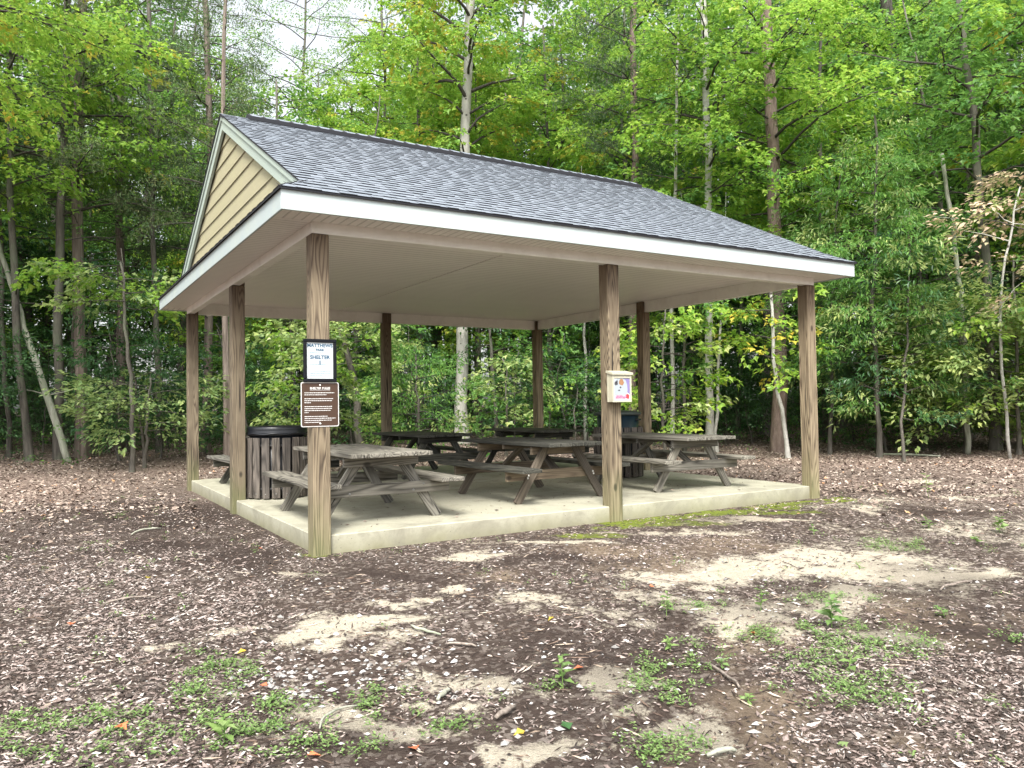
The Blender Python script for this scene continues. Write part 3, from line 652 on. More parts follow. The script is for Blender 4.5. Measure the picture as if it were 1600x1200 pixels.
# ------------------------------------------------------------------ picnic tables
def make_table(x, y, label, top_m, bench_m, leg_m, brace_m, rz=0.0, outside=True, bolts=None, zt=.62, zb=.375, L=1.83):
    t = empty('picnic_table', (x, y, SZ), rz, label, 'picnic table', 'wooden picnic tables under the shelter')
    plank('tabletop', t, (0, -L/2, zt-.019), (0, L/2, zt-.019), .145, .038, top_m, (1, 0, 0), .005, 5, .006, .0025)
    for s in (-1, 1): plank('bench', t, (s*.575, -L/2, zb-.019), (s*.575, L/2, zb-.019), .115, .038, bench_m, (1, 0, 0), .005, 2, .006, .002)
    for e in (-1, 1):
        ye = e*.59
        for s in (-1, 1): plank('leg', t, (s*.56, ye, .0), (s*.18, ye, zt-.04), .088, .038, leg_m, (1, 0, 0), .003)
        yo = ye+e*(.04 if outside else -.04)
        br = plank('cross_brace', t, (-.66, yo, zb-.09), (.66, yo, zb-.09), .105, .038, brace_m, (0, 0, 1), .003)
        plank('top_batten', t, (-.35, yo, zt-.085), (.35, yo, zt-.085), .085, .038, brace_m, (0, 0, 1), .003)
        plank('diagonal_brace', t, (0, e*.52, zb-.06), (0, e*.10, zt-.045), .08, .036, leg_m, (1, 0, 0), .003)
        if bolts:
            yb = ye+e*(.062 if outside else .022)
            for s in (-1, 1):
                for (bx, bz) in ((s*.40, zb-.065), (s*.30-.0, zb-.115)) if outside else ((s*.42, zb-.09), (s*.43, zb-.115)):
                    mb = MB(); M_, _ = frame_from((bx*1.0, yb-e*.006, bz), (bx, yb+e*.01, bz), (1, 0, 0)); mb.lathe([(.011, 0), (.011, .004), (.006, .009)], 10); mb.build('bolt', bolts, t, M=M_)
    plank('top_batten', t, (-.35, 0, zt-.085+.02), (.35, 0, zt-.085+.02), .045, .038, brace_m, (0, 0, 1), .003)
    return t
make_table(.71, 1.06, 'light grey weathered picnic table beside the signed corner post, nearest the camera', M_GREY, M_GREY, M_GREY, M_GREY, -.015, True, M_BOLT)
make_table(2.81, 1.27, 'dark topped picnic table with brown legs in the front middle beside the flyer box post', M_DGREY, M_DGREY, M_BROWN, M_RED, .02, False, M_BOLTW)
make_table(4.66, 1.17, 'grey picnic table at the front right end of the shelter', M_GREY, M_GREY, M_GREY, M_GREY, -.03, True, None)
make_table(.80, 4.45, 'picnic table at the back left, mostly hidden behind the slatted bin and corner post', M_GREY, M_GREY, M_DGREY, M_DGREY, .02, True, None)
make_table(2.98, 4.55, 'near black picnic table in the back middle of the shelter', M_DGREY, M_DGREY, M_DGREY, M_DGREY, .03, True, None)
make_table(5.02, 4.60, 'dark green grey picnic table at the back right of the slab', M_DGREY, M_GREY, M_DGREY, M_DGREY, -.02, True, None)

# ------------------------------------------------------------------ trash cans
def trash(x, y, label, R, Hs, drum_top, kind):
    t = empty('trash_can', (x, y, SZ), 0, label, 'trash can', 'slatted trash cans under the shelter'); n = 19
    for k in range(n):
        a = 2*math.pi*k/n+.12; c_, s_ = math.cos(a), math.sin(a); jt = random.uniform(-.006, .006)
        sl_ = plank('slat', t, (c_*(R-.012), s_*(R-.012), .012+jt), (c_*(R-.012), s_*(R-.012), Hs+jt), .088, .02, M_SLAT, (-s_, c_, 0), .003)
        mb = MB(); mb.lathe([(.006, 0), (.006, .003), (.003, .005)], 8)
        M_, _ = frame_from((0, -.0095, .05), (0, -.014, .05), (1, 0, 0)); mb.build('screw', M_BOLT, sl_, M=M_)
    for z in (.10, Hs-.1):
        mb = MB(); mb.lathe([(R-.036, z), (R-.024, z), (R-.024, z+.03), (R-.036, z+.03)], 32); mb.build('hoop', M_DRIP, t, True)
    r = R-.05
    if kind == 'bag':
        mb = MB(); mb.lathe([(r-.03, .03), (r, .1), (r, Hs+.02)], 36); mb.build('drum', M_BLACKP, t, True)
        mb = MB(); mb.lathe([(r+.005, Hs+.02), (r+.035, Hs+.028), (r+.04, Hs+.06), (r+.032, Hs+.078), (r+.034, Hs+.09), (r+.034, drum_top-.015), (r+.02, drum_top), (r-.06, drum_top-.002), (r-.09, drum_top-.02), (.05, drum_top-.02)], 40)
        mb.build('lid', M_BLACKP, t, True)
        mb = MB()      # liner folded over the rim
        pts = [((r+.043)*math.cos(a), (r+.043)*math.sin(a), Hs+.045+.006*math.sin(9*a)) for a in np.linspace(0, 2*math.pi, 60)]
        mb.tube(pts, [.009]*60, 6, 0, False); mb.build('bag_rim', M_BLACKP, t, True)
    else:
        mb = MB(); mb.lathe([(r-.04, .03), (r-.02, .1), (r-.005, drum_top-.05)], 36); mb.build('drum', M_BLUEP, t, True)
        mb = MB(); mb.lathe([(r+.002, drum_top-.055), (r+.028, drum_top-.05), (r+.032, drum_top-.02), (r+.02, drum_top-.008), (r-.1, drum_top+.012), (.02, drum_top+.02)], 40); mb.build('lid', M_GREENLID, t, True)
        mb = MB(); mb.cbox((-.06, -r-.03, drum_top-.13), (.06, -r+.01, drum_top-.10), .006); mb.build('handle', M_BLACKP, t, M=Matrix.Rotation(.5, 4, 'Z'))
trash(.45, 3.00, 'slatted wooden trash can with a black lid behind the left middle post', .355, .685, .815, 'bag')
trash(5.03, 2.42, 'slatted wooden trash can with blue drum and dark green lid beside the right middle post', .345, .69, .905, 'drum')

# ------------------------------------------------------------------ signs and flyer box
def text(body, size, mat, parent, M, name='lettering', bold=0.0, align='CENTER', spacing=1.0):
    cu = bpy.data.curves.new('t', 'FONT'); cu.body = body; cu.size = size; cu.align_x = align; cu.align_y = 'CENTER'
    cu.extrude = .0006; cu.offset = bold; cu.space_character = spacing
    ob = bpy.data.objects.new('t', cu); C.collection.objects.link(ob)
    bpy.context.view_layer.update(); me = bpy.data.meshes.new_from_object(ob.evaluated_get(bpy.context.evaluated_depsgraph_get()))
    bpy.data.objects.remove(ob); me.materials.clear(); me.materials.append(mat)
    o = bpy.data.objects.new(name, me); link(o, parent); o.matrix_local = M; return o
def face_m(x, y, z): return Matrix(((1, 0, 0, x), (0, 0, -1, y), (0, 1, 0, z), (0, 0, 0, 1)))   # text facing -Y
def bars(mb, rows, x0, x1, zt_, dz, hh, yf, rg):
    for i, fr in enumerate(rows):
        if fr <= 0: continue
        z = zt_-i*dz; x = x0; end = x0+(x1-x0)*fr
        while x < end-.003:
            wd = min(rg.uniform(.006, .02), end-x); mb.box((x, yf-.0008, z-hh/2*rg.uniform(.8, 1)), (x+wd, yf, z+hh/2*rg.uniform(.7, 1.1))); x += wd+.003
rg = random.Random(5); yf = -h
s1 = empty('notice_frame', (-.012, yf, 1.54), 0, 'black framed white shelter number notice on the near corner post', 'notice')
W2, H2 = .133, .170
for a, b in (((-W2, -.022, -H2), (W2, -.001, -H2+.026)), ((-W2, -.022, H2-.026), (W2, -.001, H2)), ((-W2, -.022, -H2+.0262), (-W2+.026, -.001, H2-.0262)), ((W2-.026, -.022, -H2+.0262), (W2, -.001, H2-.0262))):
    mb = MB(); mb.cbox(a, b, .004); mb.build('frame', M_FRAMEB, s1)
mb = MB(); mb.box((-W2+.027, -.010, -H2+.027), (W2-.027, -.004, H2-.027)); pp = mb.build('paper', M_PAPER, s1)
text('MATTHEWS', .038, M_TEAL, pp, face_m(0, -.0105, .118), bold=.0011); text('PARK', .028, M_TEAL, pp, face_m(0, -.0105, .083), bold=.0009)
text('SHELTER', .041, M_TEAL, pp, face_m(0, -.0105, .025), bold=.0012); text('1', .044, M_TEAL, pp, face_m(0, -.0105, -.018), bold=.0022)
mb = MB(); bars(mb, [.8, 0, 0, 0, 0, .75, 0, 0, 1, 1, .9], -.085, .09, .062, .0182, .004, -.0105, rg); mb.build('fine_print', M_INK, pp)
s2 = empty('rules_sign', (-.012, yf, 1.193), 0, 'brown rectangular SHELTER RULES sign with white border and lettering', 'sign')
def rrect(w_, h_, r, y0, y1):
    pts = []
    for cx, cz, a0 in ((w_-r, h_-r, 0), (-w_+r, h_-r, 90), (-w_+r, -h_+r, 180), (w_-r, -h_+r, 270)):
        for k in range(5): a = math.radians(a0+k*22.5); pts.append((cx+r*math.cos(a), cz+r*math.sin(a)))
    mb = MB(); n = len(pts); mb.add([(p[0], y0, p[1]) for p in pts]+[(p[0], y1, p[1]) for p in pts], [list(range(n))[::-1], list(range(n, 2*n))]+[[i, (i+1) % n, n+(i+1) % n, n+i] for i in range(n)]); return mb
rrect(.153, .176, .014, -.002, -.0045).build('border', M_WHITE, s2)
pn = rrect(.146, .169, .011, -.0046, -.0056).build('panel', M_SIGNB, s2)
text('SHELTER RULES', .0235, M_WHITE, pn, face_m(0, -.0062, .127), bold=.0009)
mb = MB(); mb.box((-.082, -.0064, .112), (.082, -.0057, .1145)); mb.build('underline', M_WHITE, pn)
for zt0, rows in ((.092, [.96, .7]), (.0455, [.92, .9, .2]), (-.0165, [.88, .9, .85, .15]), (-.094, [.75]), (-.1095, [1]), (-.125, [.88]), (-.1405, [.5])):
    mb = MB(); bars(mb, rows, -.125, .125, zt0, .0155, .0062, -.0057, rg); mb.build('rules_line', M_WHITE, pn)
for z in (.152, -.152):
    mb = MB(); M_, _ = frame_from((0, -.0056, z), (0, -.012, z), (1, 0, 0)); mb.lathe([(.007, 0), (.007, .003), (.003, .005)], 12); mb.build('screw', M_BOLTW, s2, M=M_)
s3 = empty('flyer_box', (2.985, yf, 1.325), .0, 'cream flyer box with a dog picture flyer on the front middle post', 'flyer box')
bw, bh, bd = .118, .145, .085
mb = MB(); mb.cbox((-bw, -.022, -bh), (bw, -.001, bh), .003); mb.build('back_board', M_CREAM, s3)
for s in (-1, 1):
    mb = MB(); mb.cbox((s*bw-(.014 if s > 0 else 0), -bd, -bh+.001), (s*bw+(.014 if s < 0 else 0), -.0225, bh-.004), .003); mb.build('side_board', M_CREAM, s3)
mb = MB(); mb.cbox((-bw+.0145, -bd+.002, -bh+.002), (bw-.0145, -.0225, -bh+.018), .003); mb.build('bottom_board', M_CREAM, s3)
mb = MB(); mb.hexa([(-bw-.012, -bd-.022, bh-.022), (bw+.012, -bd-.022, bh-.022), (bw+.012, -.001, bh+.0), (-bw-.012, -.001, bh+.0), (-bw-.012, -bd-.022, bh-.002), (bw+.012, -bd-.022, bh-.002), (bw+.012, -.001, bh+.022), (-bw-.012, -.001, bh+.022)]); mb.build('lid', M_CREAM, s3)
mb = MB()
for a, b in (((-bw-.001, -bd-.008, bh-.055), (bw+.001, -bd-.001, bh-.025)), ((-bw-.001, -bd-.008, -bh), (bw+.001, -bd-.001, -bh+.016)), ((-bw-.001, -bd-.008, -bh+.0162), (-bw+.018, -bd-.001, bh-.0552)), ((bw-.018, -bd-.008, -bh+.0162), (bw+.001, -bd-.001, bh-.0552))): mb.box(a, b)
mb.build('door_frame', M_CREAM, s3)
yq = -bd-.0022
fl = MB(); fl.box((-bw+.016, yq+.0002, -bh+.0165), (bw-.016, yq+.001, bh-.0556)); fl = fl.build('flyer', M_PAPER, s3)
def poly(name, pts, y, mat, par):
    mb = MB(); n = len(pts); mb.add([(p[0], y, p[1]) for p in pts]+[(p[0], y+.0004, p[1]) for p in pts], [list(range(n)), list(range(n, 2*n))[::-1]]+[[i, n+i, n+(i+1) % n, (i+1) % n] for i in range(n)]); return mb.build(name, mat, par)
def blob(cx, cz, rx, rz_, n=14, j=.15, sd_=1):
    r_ = random.Random(sd_); return [(cx+rx*math.cos(6.283*k/n)*(1+r_.uniform(-j, j)), cz+rz_*math.sin(6.283*k/n)*(1+r_.uniform(-j, j))) for k in range(n)]
poly('picture_field', [(.035, -.03), (.101, -.07), (.101, .089), (-.02, .089)], yq-.0004, M_LAV, fl)
poly('dog_picture', [(-.09, .07), (-.05, .082), (.01, .086), (.05, .07), (.068, .02), (.072, -.03), (.06, -.07), (-.02, -.085), (-.088, -.075), (-.095, 0)], yq-.001, M_FLUF, fl)
poly('dog_ear', blob(-.005, .050, .030, .034, sd_=2), yq-.0015, M_TAN, fl)
for q, (cx, cz, rx, rz_) in enumerate(((-.072, .04, .018, .022), (-.060, .055, .010, .016), (-.018, -.0, .010, .009), (-.034, -.03, .014, .008))): poly('dark_spot', blob(cx, cz, rx, rz_, 9, .35, q), yq-.0016, M_DKSPOT, fl)
mb = MB(); r_ = random.Random(3); x = -.08
while x < .05:      # illegible script line
    z = -.095+r_.uniform(-.006, .006); mb.box((x, yq-.0024, z-.017), (x+.008, yq-.0017, z+.017)); mb.box((x+.0082, yq-.0024, z-.006), (x+.014, yq-.0017, z+.007)); x += .0175
mb.build('script_line', M_PINK, fl); poly('red_mark', blob(.068, -.088, .026, .024, 10, .4, 7), yq-.0018, M_REDI, fl)

# dark leaf scraps on the slab
def slab_debris():
    n = 480; x = RNG.random(n)*5.7+.15; y = RNG.random(n)**1.3*5+.15; z0 = SZ+.002; P = np.zeros((n, 4, 3)); a = RNG.random(n)*6.28; L = .008+RNG.random(n)**3*.05
    for j, (lx, ly) in enumerate([(-.5, 0), (0, .3), (.5, .05), (.05, -.3)]):
        P[:, j, 0] = x+L*(lx*np.cos(a)-ly*np.sin(a)); P[:, j, 1] = y+L*(lx*np.sin(a)+ly*np.cos(a)); P[:, j, 2] = z0+RNG.random(n)*.012
    F = (np.arange(n)[:, None, None]*4+np.array([[0, 3, 1], [1, 3, 2]])[None]).reshape(-1)
    o = bpy.data.objects.new('leaf_scraps', np_mesh('leaf_scraps', P.reshape(-1, 3), F, np.full(n*2, 3), [bpy.data.materials['dry_leaf_litter']])); link(o); return o
tag(slab_debris(), 'small dry leaf scraps scattered on the concrete slab', 'leaf scraps', kind='stuff')

# ------------------------------------------------------------------ foliage
LEAF6 = np.array([(0, 0, 0), (-.46, .38, .10), (-.20, .58, .05), (0, 1, -.10), (.20, .58, .05), (.46, .38, .10)])
F6 = [[0, 3, 2, 1], [0, 5, 4, 3]]
LEAF4 = np.array([(0, 0, 0), (-.26, .45, .06), (0, 1, -.12), (.26, .45, .06)]); F4 = [[0, 2, 1], [0, 3, 2]]
NEED = np.array([(0, 0, 0), (-.09, .5, 0), (0, 1, -.05), (.09, .5, .02)])
def rots(yaw, pitch, roll):
    cy_, sy_, cp, sp, cr, sr = np.cos(yaw), np.sin(yaw), np.cos(pitch), np.sin(pitch), np.cos(roll), np.sin(roll)
    Rz = np.zeros((len(yaw), 3, 3)); Rz[:, 0, 0] = cy_; Rz[:, 0, 1] = -sy_; Rz[:, 1, 0] = sy_; Rz[:, 1, 1] = cy_; Rz[:, 2, 2] = 1
    Rx = np.zeros_like(Rz); Rx[:, 0, 0] = 1; Rx[:, 1, 1] = cp; Rx[:, 1, 2] = -sp; Rx[:, 2, 1] = sp; Rx[:, 2, 2] = cp
    Ry = np.zeros_like(Rz); Ry[:, 1, 1] = 1; Ry[:, 0, 0] = cr; Ry[:, 0, 2] = sr; Ry[:, 2, 0] = -sr; Ry[:, 2, 2] = cr
    return Rz @ Rx @ Ry
def spray(style, g):
    """leaves on one twig that points along +Y, about half a metre long"""
    if style == 'maple': n, sh_, ls, flat = 15, LEAF6, (.075, .13), .38
    elif style == 'beech': n, sh_, ls, flat = 17, LEAF4, (.07, .11), .32
    elif style == 'narrow': n, sh_, ls, flat = 24, LEAF4*np.array([.55, 1, 1]), (.075, .12), .55
    elif style == 'small': n, sh_, ls, flat = 22, LEAF4, (.05, .08), .5
    else: n, sh_, ls, flat = 46, NEED, (.05, .11), 1.1
    t_ = g.random(n)**.8; side = np.where(np.arange(n) % 2 == 0, 1., -1.)
    px = side*(.02+g.random(n)*.14*(1-.4*t_)); py = t_*.5; pz = g.normal(0, .035 if style != 'cedar' else .06, n)-.06*t_**2
    yaw = -side*(.5+g.random(n)*.9)*(1-.5*t_); pitch = g.normal(-.25 if style in ('maple', 'narrow') else -.1, flat, n); roll = g.normal(0, flat, n)
    if style == 'cedar': yaw = g.random(n)*6.28
    R = rots(yaw, pitch, roll); s = ls[0]+g.random(n)*(ls[1]-ls[0])
    return np.einsum('nij,kj->nki', R, sh_)*s[:, None, None]+np.stack([px, py, pz], 1)[:, None]
SPR = {s: [spray(s, np.random.default_rng(40+i)) for i in range(6)] for s in ('maple', 'beech', 'narrow', 'small', 'cedar')}
def leaf_mesh(name, P, yaw, pit, sc, style, mats, g, alt=.0):
    Vs, Fs, Ss, Ms, off = [], [], [], [], 0; var = g.integers(0, 6, len(P)); Fb = np.array(F6 if style == 'maple' else F4); k = 6 if style == 'maple' else 4
    for v in range(6):
        sel = np.where(var == v)[0]
        if not len(sel): continue
        T = SPR[style][v]; R = rots(yaw[sel], pit[sel], g.normal(0, .25, len(sel)))
        Q = np.einsum('nij,lkj->nlki', R, T)*sc[sel][:, None, None, None]+P[sel][:, None, None]
        nl = len(sel)*T.shape[0]; Vs.append(Q.reshape(-1, 3)); Fs.append((np.arange(nl)[:, None, None]*k+Fb[None]+off).reshape(-1)); off += nl*k
        Ss.append(np.full(nl*2, Fb.shape[1]))
        mi = (g.random(len(sel)) < alt).astype(int); Ms.append(np.repeat(mi, T.shape[0]*2))
    return np_mesh(name, np.concatenate(Vs), np.concatenate(Fs), np.concatenate(Ss), mats, np.concatenate(Ms) if len(mats) > 1 else None)
def grow(seed, path, rad, style, mats, bmat, z0=.3, nb=26, blen=2.4, rise=.35, dens=6.5, sc=1.0, taper='round', alt=0., flute=0, top_leaf=True, bare=0, seg=10, csc=1.0, twig=True, limb=None, limbk=1.0):
    """trunk along path (local points, base at the origin) with limbs, and the sprays they carry: returns trunk and crown mesh"""
    g = np.random.default_rng(seed); path = [np.array(p, float) for p in path]; mb = MB()
    d = [0]
    for i in range(1, len(path)): d.append(d[-1]+np.linalg.norm(path[i]-path[i-1]))
    d = np.array(d)/d[-1]; pa = np.array(path)
    ev = lambda t_: np.array([np.interp(t_, d, pa[:, i]) for i in range(3)])
    tt = np.linspace(0, 1, 14)
    pts = [ev(q)+np.array([g.normal(0, .02), g.normal(0, .02), 0])*(q > 0) for q in tt]
    base = pts[0]-np.array([0, 0, .25]); rr = [np.interp(q, [0, 1], rad)*(1+.30*max(0, 1-q*14)) for q in tt]
    mb.tube([base]+pts, [rr[0]*1.12]+rr, seg, 0, True, flute)
    P, YW, PT = [], [], []; az = g.random()*6.28; Ht = pa[-1][2]
    for b in range(nb+bare):
        t_ = z0*.5+g.random()*z0*.5 if b >= nb else z0+(1-z0)*((b+g.random()*.6)/nb)
        az += 2.4+g.normal(0, .3); p0 = ev(t_); f = (t_-z0)/(1-z0)
        prof = {'round': math.sin(math.pi*min(1, .18+.82*f))**.6, 'cone': 1-.8*f, 'flat': .6+.4*f, 'vase': .45+.55*f}[taper]
        L = blen*prof*g.uniform(.7, 1.15)
        if b >= nb: L = blen*g.uniform(.25, .5)
        if L < .25: continue
        up = rise*g.uniform(.5, 1.4) if taper != 'vase' else rise*g.uniform(1.6, 3); n = 6; q = [p0]; a = az; e = up
        for i in range(n):
            a += g.normal(0, .16); e = e*.82+g.normal(0, .09)-.02; q.append(q[-1]+L/n*np.array([math.cos(a)*math.cos(e), math.sin(a)*math.cos(e), math.sin(e)]))
        r0 = limbk*max(.007, min(np.interp(t_, [0, 1], rad)*.5, .011*L+.004)); mb.tube(q, [r0*(1-.8*i/n) for i in range(n+1)], 5, 1, False)
        if b >= nb: continue
        k = max(3, int(L*dens)); q = np.array(q)
        for j in range(k):
            s = .22+.78*(j+g.random())/k; pt = np.array([np.interp(s, np.linspace(0, 1, n+1), q[:, i]) for i in range(3)])
            da = g.choice([-1, 1])*g.uniform(.5, 1.2)*(1-.6*s); ll = L*.30*(1.1-s)*g.uniform(.4, 1.3); aa = a+da; e2 = g.normal(.02, .22)
            tip = pt+ll*np.array([math.cos(aa), math.sin(aa), e2])
            if ll > .25 and twig: mb.tube([pt, tip], [.006, .003], 4, 1, False)
            m_ = 1+int(ll/.33)
            for w_ in range(m_):
                P.append(pt+(tip-pt)*((w_+.6)/m_)+np.array([0, 0, g.normal(0, .05)])); YW.append(aa-math.pi/2+g.normal(0, .35)); PT.append(e2*.6+g.normal(-.05, .18))
    tr = mb.mesh('trunk', [bmat, limb or B_LIMB], True)
    P = np.array(P); sc_ = g.uniform(.8, 1.25, len(P))*sc*csc
    return tr, leaf_mesh('crown', P, np.array(YW), np.array(PT), sc_, style, mats, g, alt)
def plant(name, tr, cr, loc, label, cat, group=None, rz=0., s=1., zs=None):
    r = empty(name, tuple(loc), rz, label, cat, group); r.scale = (s, s, zs or s)
    link(bpy.data.objects.new('trunk' if cat == 'tree' else 'stem', tr), r); link(bpy.data.objects.new('crown' if cat == 'tree' else 'foliage', cr), r); return r
def straight(H, bend=.3, seed=0, n=7):
    g = np.random.default_rng(seed); q = [np.zeros(3)]; a = g.normal(0, bend, 2)*.15
    for i in range(n): a = a+g.normal(0, bend, 2)*.06; q.append(q[-1]+np.array([a[0], a[1], 1])*H/n)
    return q
# prototypes for the woods' interior
PROTO = []
for i, (style, mats, bm_, H, r0, z0, nb, bl, tp) in enumerate([
        ('maple', [L_LIME, L_YEL], B_GREY, 13, .13, .22, 40, 2.6, 'round'), ('maple', [L_MID, L_LIME], B_GREY, 15, .17, .26, 42, 2.9, 'round'),
        ('beech', [L_MID, L_LIME], B_GREY, 12, .11, .16, 42, 2.4, 'cone'), ('small', [L_MID, L_LIME], B_OAK, 16, .19, .28, 42, 2.9, 'round'),
        ('cedar', [L_CEDAR, L_CEDAR], B_CEDAR, 12, .15, .24, 46, 2.2, 'cone'), ('maple', [L_DEEP, L_DEEP], B_GREY, 9, .07, .15, 30, 2.3, 'round'),
        ('beech', [L_DEEP, L_DEEP], B_GREY, 7.5, .055, .12, 30, 2.1, 'flat')]):
    tr, cr = grow(100+i, straight(H, .5, i), (r0, r0*.18), style, mats, bm_, z0, nb, bl, .35, 6.0, 1.35, tp, alt=(.05 if L_YEL in mats else .15), seg=8, bare=6, twig=False)
    PROTO.append((tr, cr, H))
UND = []  # mostly deep greens: the interior's shade is put into the understory leaf colours
for i, (style, mats, H, nb, bl) in enumerate([('maple', [L_MID, L_LIME], 4.2, 18, 1.35), ('beech', [L_DEEP, L_MID], 3.4, 16, 1.25), ('narrow', [L_DEEP, L_MID], 4.6, 26, 1.2), ('small', [L_DEEP, L_DEEP], 2.4, 16, .95), ('maple', [L_DEEP, L_MID], 3.0, 15, 1.2)]):
    tr, cr = grow(200+i, straight(H, 1.0, 30+i, 6), (.03, .008), style, mats, B_GREY, .16, nb, bl, .35, 6.5, 1.0, 'flat' if i % 2 else 'round', alt=.15, seg=6)
    UND.append((tr, cr, H))
# trees whose trunks stand out in the picture: (name, label, base px, waypoints px, radius base/top, style...)
def hero(seed, name, label, base, ways, rad, style, mats, bm_, dist=None, **kw):
    p = at(*base) if dist is None else None
    if dist is not None:
        p = at_depth(base[0], base[1], dist); p[2] = float(terrain(p[0], p[1]))
    dp = depth_of(p); path = [np.zeros(3)]
    for (x, y) in ways: path.append(at_depth(x, y, dp)-p)
    tr, cr = grow(seed, path, rad, style, mats, bm_, **kw); return plant(name, tr, cr, p, label, 'tree')
hero(1, 'cedar_tree', 'stout reddish grey cedar trunk with fluted base at the left edge of the clearing', (128, 716), [(124, 560), (121, 400), (122, 230), (127, 60), (130, -160)], (.125, .085), 'cedar', [L_CEDAR, L_CEDAR], B_CEDAR, z0=.42, nb=34, blen=2.6, rise=.25, dens=7, sc=1.0, taper='cone', flute=.18, bare=12, seg=20)
hero(2, 'grey_tree', 'grey barked tree standing just left of the stout cedar', (92, 705), [(90, 560), (92, 400), (100, 200), (104, 60), (106, -120)], (.095, .06), 'maple', [L_LIME, L_YEL], B_GREY, z0=.50, nb=26, blen=2.8, dens=6.5, taper='round', alt=.1, bare=6, dist=16)
hero(3, 'thin_tree', 'slim dark tree crossed by the leaning dead trunk at the far left', (46, 712), [(34, 600), (26, 480), (20, 380), (14, 180), (16, -60)], (.075, .05), 'maple', [L_LIME, L_MID], B_GREY, z0=.52, nb=24, blen=2.7, dens=6.5, bare=5, dist=15.5)
hero(4, 'thin_tree', 'thin grey tree at the left border of the picture', (14, 706), [(10, 600), (4, 480), (0, 300), (-10, 0)], (.05, .035), 'maple', [L_LIME, L_MID], B_GREY, z0=.45, nb=20, blen=2.6, dens=6.5, bare=3, dist=16.5)
hero(5, 'thin_tree', 'slim twin tree rising behind the roof left of the gable', (249, 690), [(246, 560), (240, 420), (238, 260), (234, 60), (230, -60)], (.07, .045), 'beech', [L_MID, L_LIME], B_GREY, z0=.40, nb=22, blen=2.2, dens=6, bare=4, dist=18)
hero(6, 'cedar_tree', 'dark feathery cedar directly behind the gable peak', (322, 690), [(326, 500), (330, 300), (326, 130), (322, 20), (320, -80)], (.11, .06), 'cedar', [L_CEDAR, L_CEDAR], B_CEDAR, z0=.30, nb=50, blen=2.7, dens=8, sc=1.1, taper='cone', bare=6, dist=18.5)
hero(7, 'grey_tree', 'rough grey tree seen between the two left posts', (356, 692), [(354, 600), (352, 480), (350, 300), (352, 120), (352, -60)], (.075, .03), 'cedar', [L_CEDAR, L_MID], B_CEDAR, z0=.45, nb=24, blen=2.0, dens=6.5, taper='cone', bare=9, dist=15.5)
hero(8, 'leaning_tree', 'short trunk leaning left under the roof beside the signed post', (566, 668), [(556, 610), (546, 560), (528, 500), (512, 440)], (.10, .045), 'maple', [L_PALE, L_LIME], B_GREY, z0=.55, nb=16, blen=2.0, dens=7, taper='flat', dist=17)
hero(9, 'beech_tree', 'pale beech with black spotted bark and dark forking limbs behind the ridge', (722, 671), [(721, 560), (724, 400), (727, 240), (732, 110), (736, 20), (740, -80)], (.175, .105), 'maple', [L_LIME, L_YEL], B_BEECH, z0=.56, nb=30, blen=3.4, rise=.34, dens=6.5, sc=1.15, taper='vase', alt=.14, seg=16, dist=21, limbk=1.9)
hero(10, 'pine_tree', 'slender reddish pine behind the roof right of centre', (989, 690), [(988, 560), (990, 400), (992, 240), (990, 120), (989, -60)], (.10, .075), 'cedar', [L_CEDAR, L_DEEP], B_PINE, z0=.50, nb=30, blen=2.4, dens=7, sc=1.1, taper='flat', bare=6, dist=19)
hero(11, 'poplar_tree', 'straight pale spotted trunk seen between the right posts', (1108, 690), [(1107, 560), (1105, 420), (1108, 260), (1102, 130), (1098, -60)], (.085, .07), 'maple', [L_LIME, L_MID], B_PALE, z0=.50, nb=26, blen=2.5, dens=6.5, seg=12, alt=.2, dist=17)
hero(12, 'pine_tree', 'tall reddish brown pine trunk behind the right end of the roof', (1217, 692), [(1217, 560), (1214, 420), (1210, 260), (1202, 130), (1194, -40)], (.155, .115), 'maple', [L_LIME, L_MID], B_PINE, z0=.48, nb=30, blen=2.8, dens=6.5, seg=14, bare=5, dist=16.5)
hero(13, 'leaning_tree', 'thin pale sapling leaning against the big pine near the right corner post', (1231, 698), [(1222, 650), (1213, 600), (1207, 540), (1204, 470), (1200, 380)], (.045, .022), 'maple', [L_LIME, L_YEL], B_PALE, z0=.35, nb=14, blen=1.1, dens=7, alt=.12, dist=15)
hero(14, 'oak_tree', 'massive dark oak with forked crooked trunk at the upper right', (1440, 700), [(1440, 560), (1434, 420), (1424, 300), (1412, 200), (1396, 90), (1384, 10), (1378, -60)], (.26, .15), 'maple', [L_LIME, L_MID], B_OAK, z0=.52, nb=34, blen=3.3, dens=6.5, sc=1.15, seg=16, alt=.25, dist=21)
hero(15, 'grey_tree', 'tall grey tree with a slight bend right of the oak', (1556, 706), [(1552, 600), (1544, 460), (1534, 330), (1524, 200), (1508, 90), (1494, -20)], (.10, .055), 'maple', [L_MID, L_LIME], B_GREY, z0=.46, nb=26, blen=2.4, dens=6.5, seg=12, bare=4, dist=15)
hero(16, 'sapling_tree', 'thin grey sapling trunk in front of the woods just right of the corner post', (1296, 690), [(1298, 620), (1300, 500), (1306, 380), (1318, 200)], (.04, .01), 'narrow', [L_MID, L_PALE], B_GREY, z0=.3, nb=26, blen=1.9, dens=7, dist=15.5)
hero(17, 'sapling_tree', 'bushy young tree with narrow bright leaves beside the right end of the roof', (1374, 715), [(1372, 640), (1368, 540), (1366, 420), (1368, 300), (1372, 180)], (.05, .02), 'narrow', [L_MID, L_PALE], B_GREY, z0=.14, nb=44, blen=1.35, dens=11, sc=1.1, taper='round', alt=.4)
